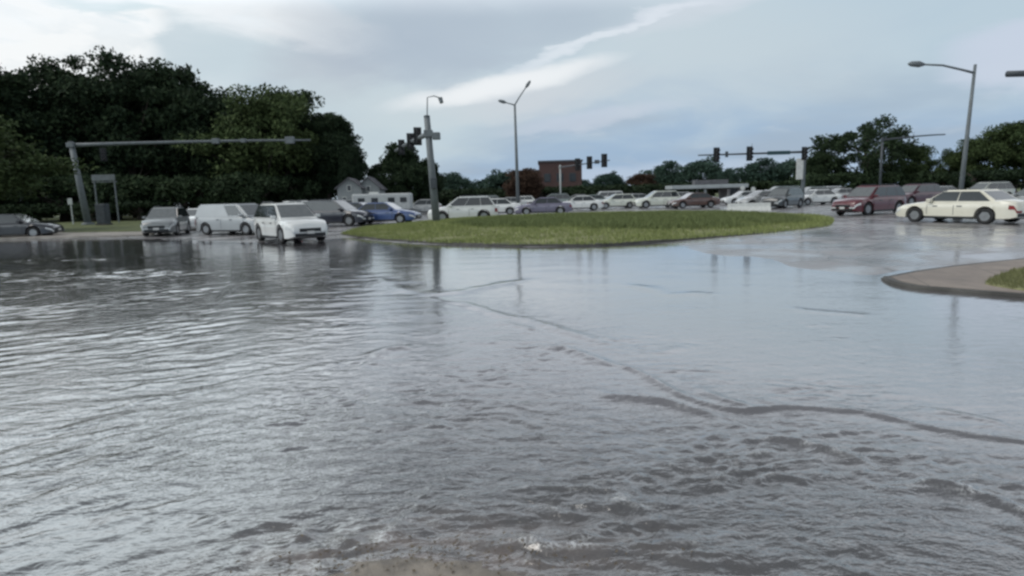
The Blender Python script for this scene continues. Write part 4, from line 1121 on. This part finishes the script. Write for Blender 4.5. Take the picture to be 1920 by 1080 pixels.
    rm = MB(); rm.tube([(0, -0.085, 0), (0, 0.085, 0)], wr * 0.62, 20)
    for k in range(5):
        a = 2 * math.pi * k / 5
        for sy in (-1, 1):
            ca, sa = math.cos(a), math.sin(a)
            rm.add([(ca * 0.03 - sa * 0.03, sy * 0.10, sa * 0.03 + ca * 0.03), (ca * wr * 0.6 - sa * 0.035, sy * 0.10, sa * wr * 0.6 + ca * 0.035),
                    (ca * wr * 0.6 + sa * 0.035, sy * 0.10, sa * wr * 0.6 - ca * 0.035), (ca * 0.03 + sa * 0.03, sy * 0.10, sa * 0.03 - ca * 0.03)], [(0, 1, 2, 3)])
    out['rim'] = rm.mesh('rim', M['rim'])
    if kind == 'pickup':
        out['bed'] = MB().box((-1.72, 0, 1.135), (0.85, W / 2 * 0.70, 0.012)).mesh('bed_liner', M['black'])
    CACHE[kind] = out
    return out
def car(kind, px, py, heading, pname, col, label, cat='car', dist=None, detail=2, group='cars in the traffic', dz=0.0, scale=1.0, name=None, sxz=(1, 1)):
    K_ = KIND[kind]; ms = car_meshes(kind)
    x, y = G(px, py) if dist is None else P(px, dist)
    z = max(gz1(x, y), -0.12) + dz
    t_ = thing(name or {'sedan': 'sedan_car', 'suv': 'suv_car', 'van': 'passenger_van', 'hatch': 'hatchback_car', 'cargo': 'cargo_van', 'pickup': 'pickup_truck'}[kind], label, cat, (x, y, z), R(heading), group)
    t_.scale = (scale * sxz[0], scale, scale * sxz[1])
    pm = paint(pname, col)
    obj('body', ms['body'], t_, mat=pm)
    obj('windscreen', ms['windscreen'], t_); obj('rear_window', ms['rear_window'], t_)
    for m_ in ms['side_window']: obj('side_window', m_, t_)
    obj('underbody', ms['underbody'], t_)
    if kind == 'pickup': obj('bed_liner', ms['bed'], t_)
    for sx in (-1, 1):
        for sy in (-1, 1):
            wo_ = obj('wheel', ms['wheel'], t_, (sx * K_['wb'] / 2, sy * (K_['W'] / 2 - 0.125), K_['wr']))
            if detail > 0: obj('rim', ms['rim'], wo_)
    if detail > 0:
        for k_ in ('headlight', 'taillight', 'bumper', 'licence_plate', 'sill', 'door_seam', 'door_handle', 'roof_rail'):
            for m_ in ms.get(k_, []): obj(k_, m_, t_)
        obj('grille', ms['grille'], t_)
        for m_ in ms['mirror']: obj('mirror', m_, t_, mat=pm)
    return t_
WHT = (0.72, 0.73, 0.71); SIL = (0.36, 0.37, 0.37); CRM = (0.72, 0.69, 0.58); DRK = (0.020, 0.022, 0.028)
car('sedan', 28, 447, 12, 'black', DRK, 'black low sedan at the left edge beside the footpath', dz=-0.02)
car('suv', 315, 441, 284, 'greywhite', (0.20, 0.215, 0.215), 'grey-silver SUV facing the viewer alone on the left approach', scale=0.93)
car('sedan', 375, 431, 265, 'white', WHT, 'small white car between the silver SUV and the pale van on the left', scale=0.95)
car('cargo', 450, 440, 335, 'dullsilver', (0.33, 0.35, 0.36), 'pale silver van partly hidden behind the front white SUV', 'van', sxz=(1.0, 0.9))
car('suv', 545, 452, 309, 'white', WHT, 'white SUV nearest the water leading the queue on the left', 'car')
car('suv', 563, 420, 320, 'white', WHT, 'white car whose roof shows above the front white SUV', dist=56)
car('suv', 632, 425, 345, 'navy_black', (0.018, 0.020, 0.032), 'dark navy SUV between the front white SUV and the blue sedan')
car('sedan', 722, 421, 350, 'blue', (0.045, 0.085, 0.22), 'bright blue sedan left of the centre signal pole')
car('sedan', 672, 424, 350, 'dark_blue', (0.02, 0.03, 0.07), 'dark blue car nose just left of the blue sedan', dist=50)
car('suv', 868, 417, 186, 'white', WHT, 'white SUV right of the centre signal pole')
car('sedan', 925, 411, 180, 'white', WHT, 'white sedan behind the tail of the white SUV by the pole', dist=56)
car('sedan', 1018, 404, 180, 'mauve_grey', (0.16, 0.15, 0.21), 'mauve grey sedan just right of the median lamp')
car('sedan', 1085, 402, 180, 'white', WHT, 'white sedan directly behind the mauve grey sedan', dist=64)
car('hatch', 1155, 400, 184, 'cream_white', (0.64, 0.66, 0.58), 'off-white hatchback directly left of the off-white SUV behind the median', dist=68)
car('suv', 1232, 400, 184, 'cream_white', (0.64, 0.66, 0.58), 'off-white SUV between the off-white hatchback and the brown-red sedan', dist=66)
car('sedan', 1300, 398, 188, 'dull_red', (0.10, 0.055, 0.045), 'dull brown-red sedan in front of the canopy', dist=62)
car('suv', 1468, 403, 222, 'dark_grey', (0.04, 0.045, 0.045), 'dark grey SUV at the right tip of the median', dist=55)
car('suv', 1632, 418, 206, 'red', (0.095, 0.006, 0.012), 'deep red SUV left of the cream sedan', dist=38.5)
car('sedan', 1808, 420, 111, 'cream', CRM, 'cream sedan seen from its rear side in front of the right lamp', dist=28.4, scale=1.03, sxz=(1.07, 0.95))
car('sedan', 1958, 410, 100, 'grey', (0.30, 0.31, 0.31), 'grey sedan cut by the right edge behind the cream sedan', dist=33)
# parked / queueing cars farther back
for px, ds, kd, hd, cn, cl_, lb in [
 (1395, 70, 'sedan', 185, 'palesilver', (0.58, 0.60, 0.60), 'pale silver parked sedan right of the canopy block'),
 (1440, 74, 'hatch', 185, 'silver', SIL, 'silver parked hatchback behind the dark grey SUV'),
 (1530, 62, 'sedan', 190, 'white', WHT, 'white parked sedan between the dark grey SUV and the red SUV'),
 (1520, 82, 'suv', 185, 'greengrey', (0.20, 0.24, 0.23), 'grey-green parked SUV near the right mast post'),
 (1575, 72, 'sedan', 185, 'silver', SIL, 'silver parked sedan above the red SUV bonnet'),
 (1715, 52, 'suv', 200, 'maroon', (0.07, 0.015, 0.025), 'maroon SUV behind the gap between red SUV and cream sedan'),
 (1760, 62, 'sedan', 190, 'silver', SIL, 'silver sedan behind the cream sedan bonnet'),
 (1850, 58, 'suv', 190, 'palegreen', (0.40, 0.42, 0.38), 'pale grey SUV behind the cream sedan boot'),
 (1190, 78, 'sedan', 180, 'silver', SIL, 'silver car behind the gap between off-white hatchback and off-white SUV'),
 (1110, 82, 'sedan', 180, 'greengrey', (0.20, 0.24, 0.23), 'grey-green car just left behind the off-white hatchback'),
 (952, 74, 'sedan', 180, 'silver', SIL, 'silver car just left of the median lamp foot'),
 (905, 78, 'suv', 180, 'greengrey', (0.20, 0.24, 0.23), 'grey-green car behind the white SUV by the pole'),
 (790, 66, 'hatch', 185, 'silver', SIL, 'silver hatchback just left of the centre pole behind the blue sedan'),
 (640, 66, 'suv', 190, 'silver', SIL, 'silver SUV roof behind the dark navy SUV'),
 (978, 90, 'hatch', 170, 'white', WHT, 'white hatchback far back between the median lamp and mauve sedan'),
 (1035, 78, 'suv', 182, 'greengrey', (0.20, 0.24, 0.23), 'grey-green SUV roof far behind the mauve grey sedan'),
 (1078, 92, 'hatch', 178, 'silver', SIL, 'silver hatchback far back beside the slim mast foot'),
 (1135, 90, 'van', 184, 'white', WHT, 'white van far back above the off-white hatchback'),
 (1268, 80, 'hatch', 186, 'silver', SIL, 'silver hatchback far back at the canopy left end'),
 (1425, 58, 'hatch', 192, 'silver', SIL, 'silver hatchback directly behind the low white barrier'),
 (1465, 82, 'van', 184, 'greengrey', (0.20, 0.24, 0.23), 'grey-green van far back beneath the white banner'),
 (1550, 88, 'suv', 186, 'palesilver', (0.58, 0.60, 0.60), 'pale silver SUV far back under the large oak left side'),
 (1640, 70, 'hatch', 190, 'palesilver', (0.58, 0.60, 0.60), 'pale silver hatchback far back over the red SUV roof'),
 (870, 72, 'hatch', 182, 'dull_red', (0.10, 0.055, 0.045), 'dull red hatchback peeping behind the white SUV by the pole'),
 (1480, 92, 'sedan', 185, 'white', WHT, 'white car farthest back left of the right mast post')]:
    car(kd, px, 0, hd, cn, cl_, lb, dist=ds, detail=1, group='cars parked and queueing in the distance', dz=0.0)

# white travel trailer / coach
x, y, z = place(718, 60)
M['trailer'] = sim('trailer_skin', (0.42, 0.44, 0.44), 0.5)
t_ = thing('travel_trailer', 'long white travel trailer behind the blue sedan', 'trailer', (x, y, z), R(3))
MB().box((0, 0, 1.38), (2.65, 1.15, 0.76), ch=0.14).build('body', M['trailer'], t_)
for wx_ in (-1.8, -0.6, 0.9, 2.0):
    MB().box((wx_, -1.16, 1.55), (0.3, 0.02, 0.22), ch=0.01).build('window', M['window'], t_)
MB().box((0.1, -1.165, 1.2), (0.28, 0.01, 0.5)).build('door', M['metal_pale'], t_)
for sx in (-0.5, 0.4):
    MB().tube([(sx, -1.1, 0.36), (sx, -0.85, 0.36)], 0.36, 18).build('wheel', M['rubber'], t_)
MB().tube([(2.6, 0, 0.6), (3.5, 0, 0.5)], 0.06, 8).build('tow_bar', M['metal'], t_)
MB().box((0, 0, 0.58), (2.5, 1.0, 0.06)).build('chassis', M['under'], t_)
MB().box((-0.8, 0, 2.20), (0.4, 0.35, 0.1), ch=0.03).build('roof_unit', M['sign_white'], t_)

# pale concrete barrier behind the median's right end
x, y, z = place(1405, 50)
t_ = thing('barrier', 'low white concrete barrier behind the right end of the median', 'barrier', (x, y, z), R(-6))
b_ = MB(); b_.add([(-1.6, -.28, 0), (1.6, -.28, 0), (1.6, -.1, .35), (-1.6, -.1, .35), (1.6, -.07, .6), (-1.6, -.07, .6), (-1.6, .07, .6), (1.6, .07, .6), (1.6, .28, 0), (-1.6, .28, 0), (1.6, .1, .35), (-1.6, .1, .35)],
   [(0, 1, 2, 3), (3, 2, 4, 5), (5, 4, 7, 6), (6, 7, 10, 11), (11, 10, 8, 9), (0, 3, 5, 6, 11, 9), (1, 8, 10, 7, 4, 2)])
b_.build('barrier_wall', M['sign_white'], t_)
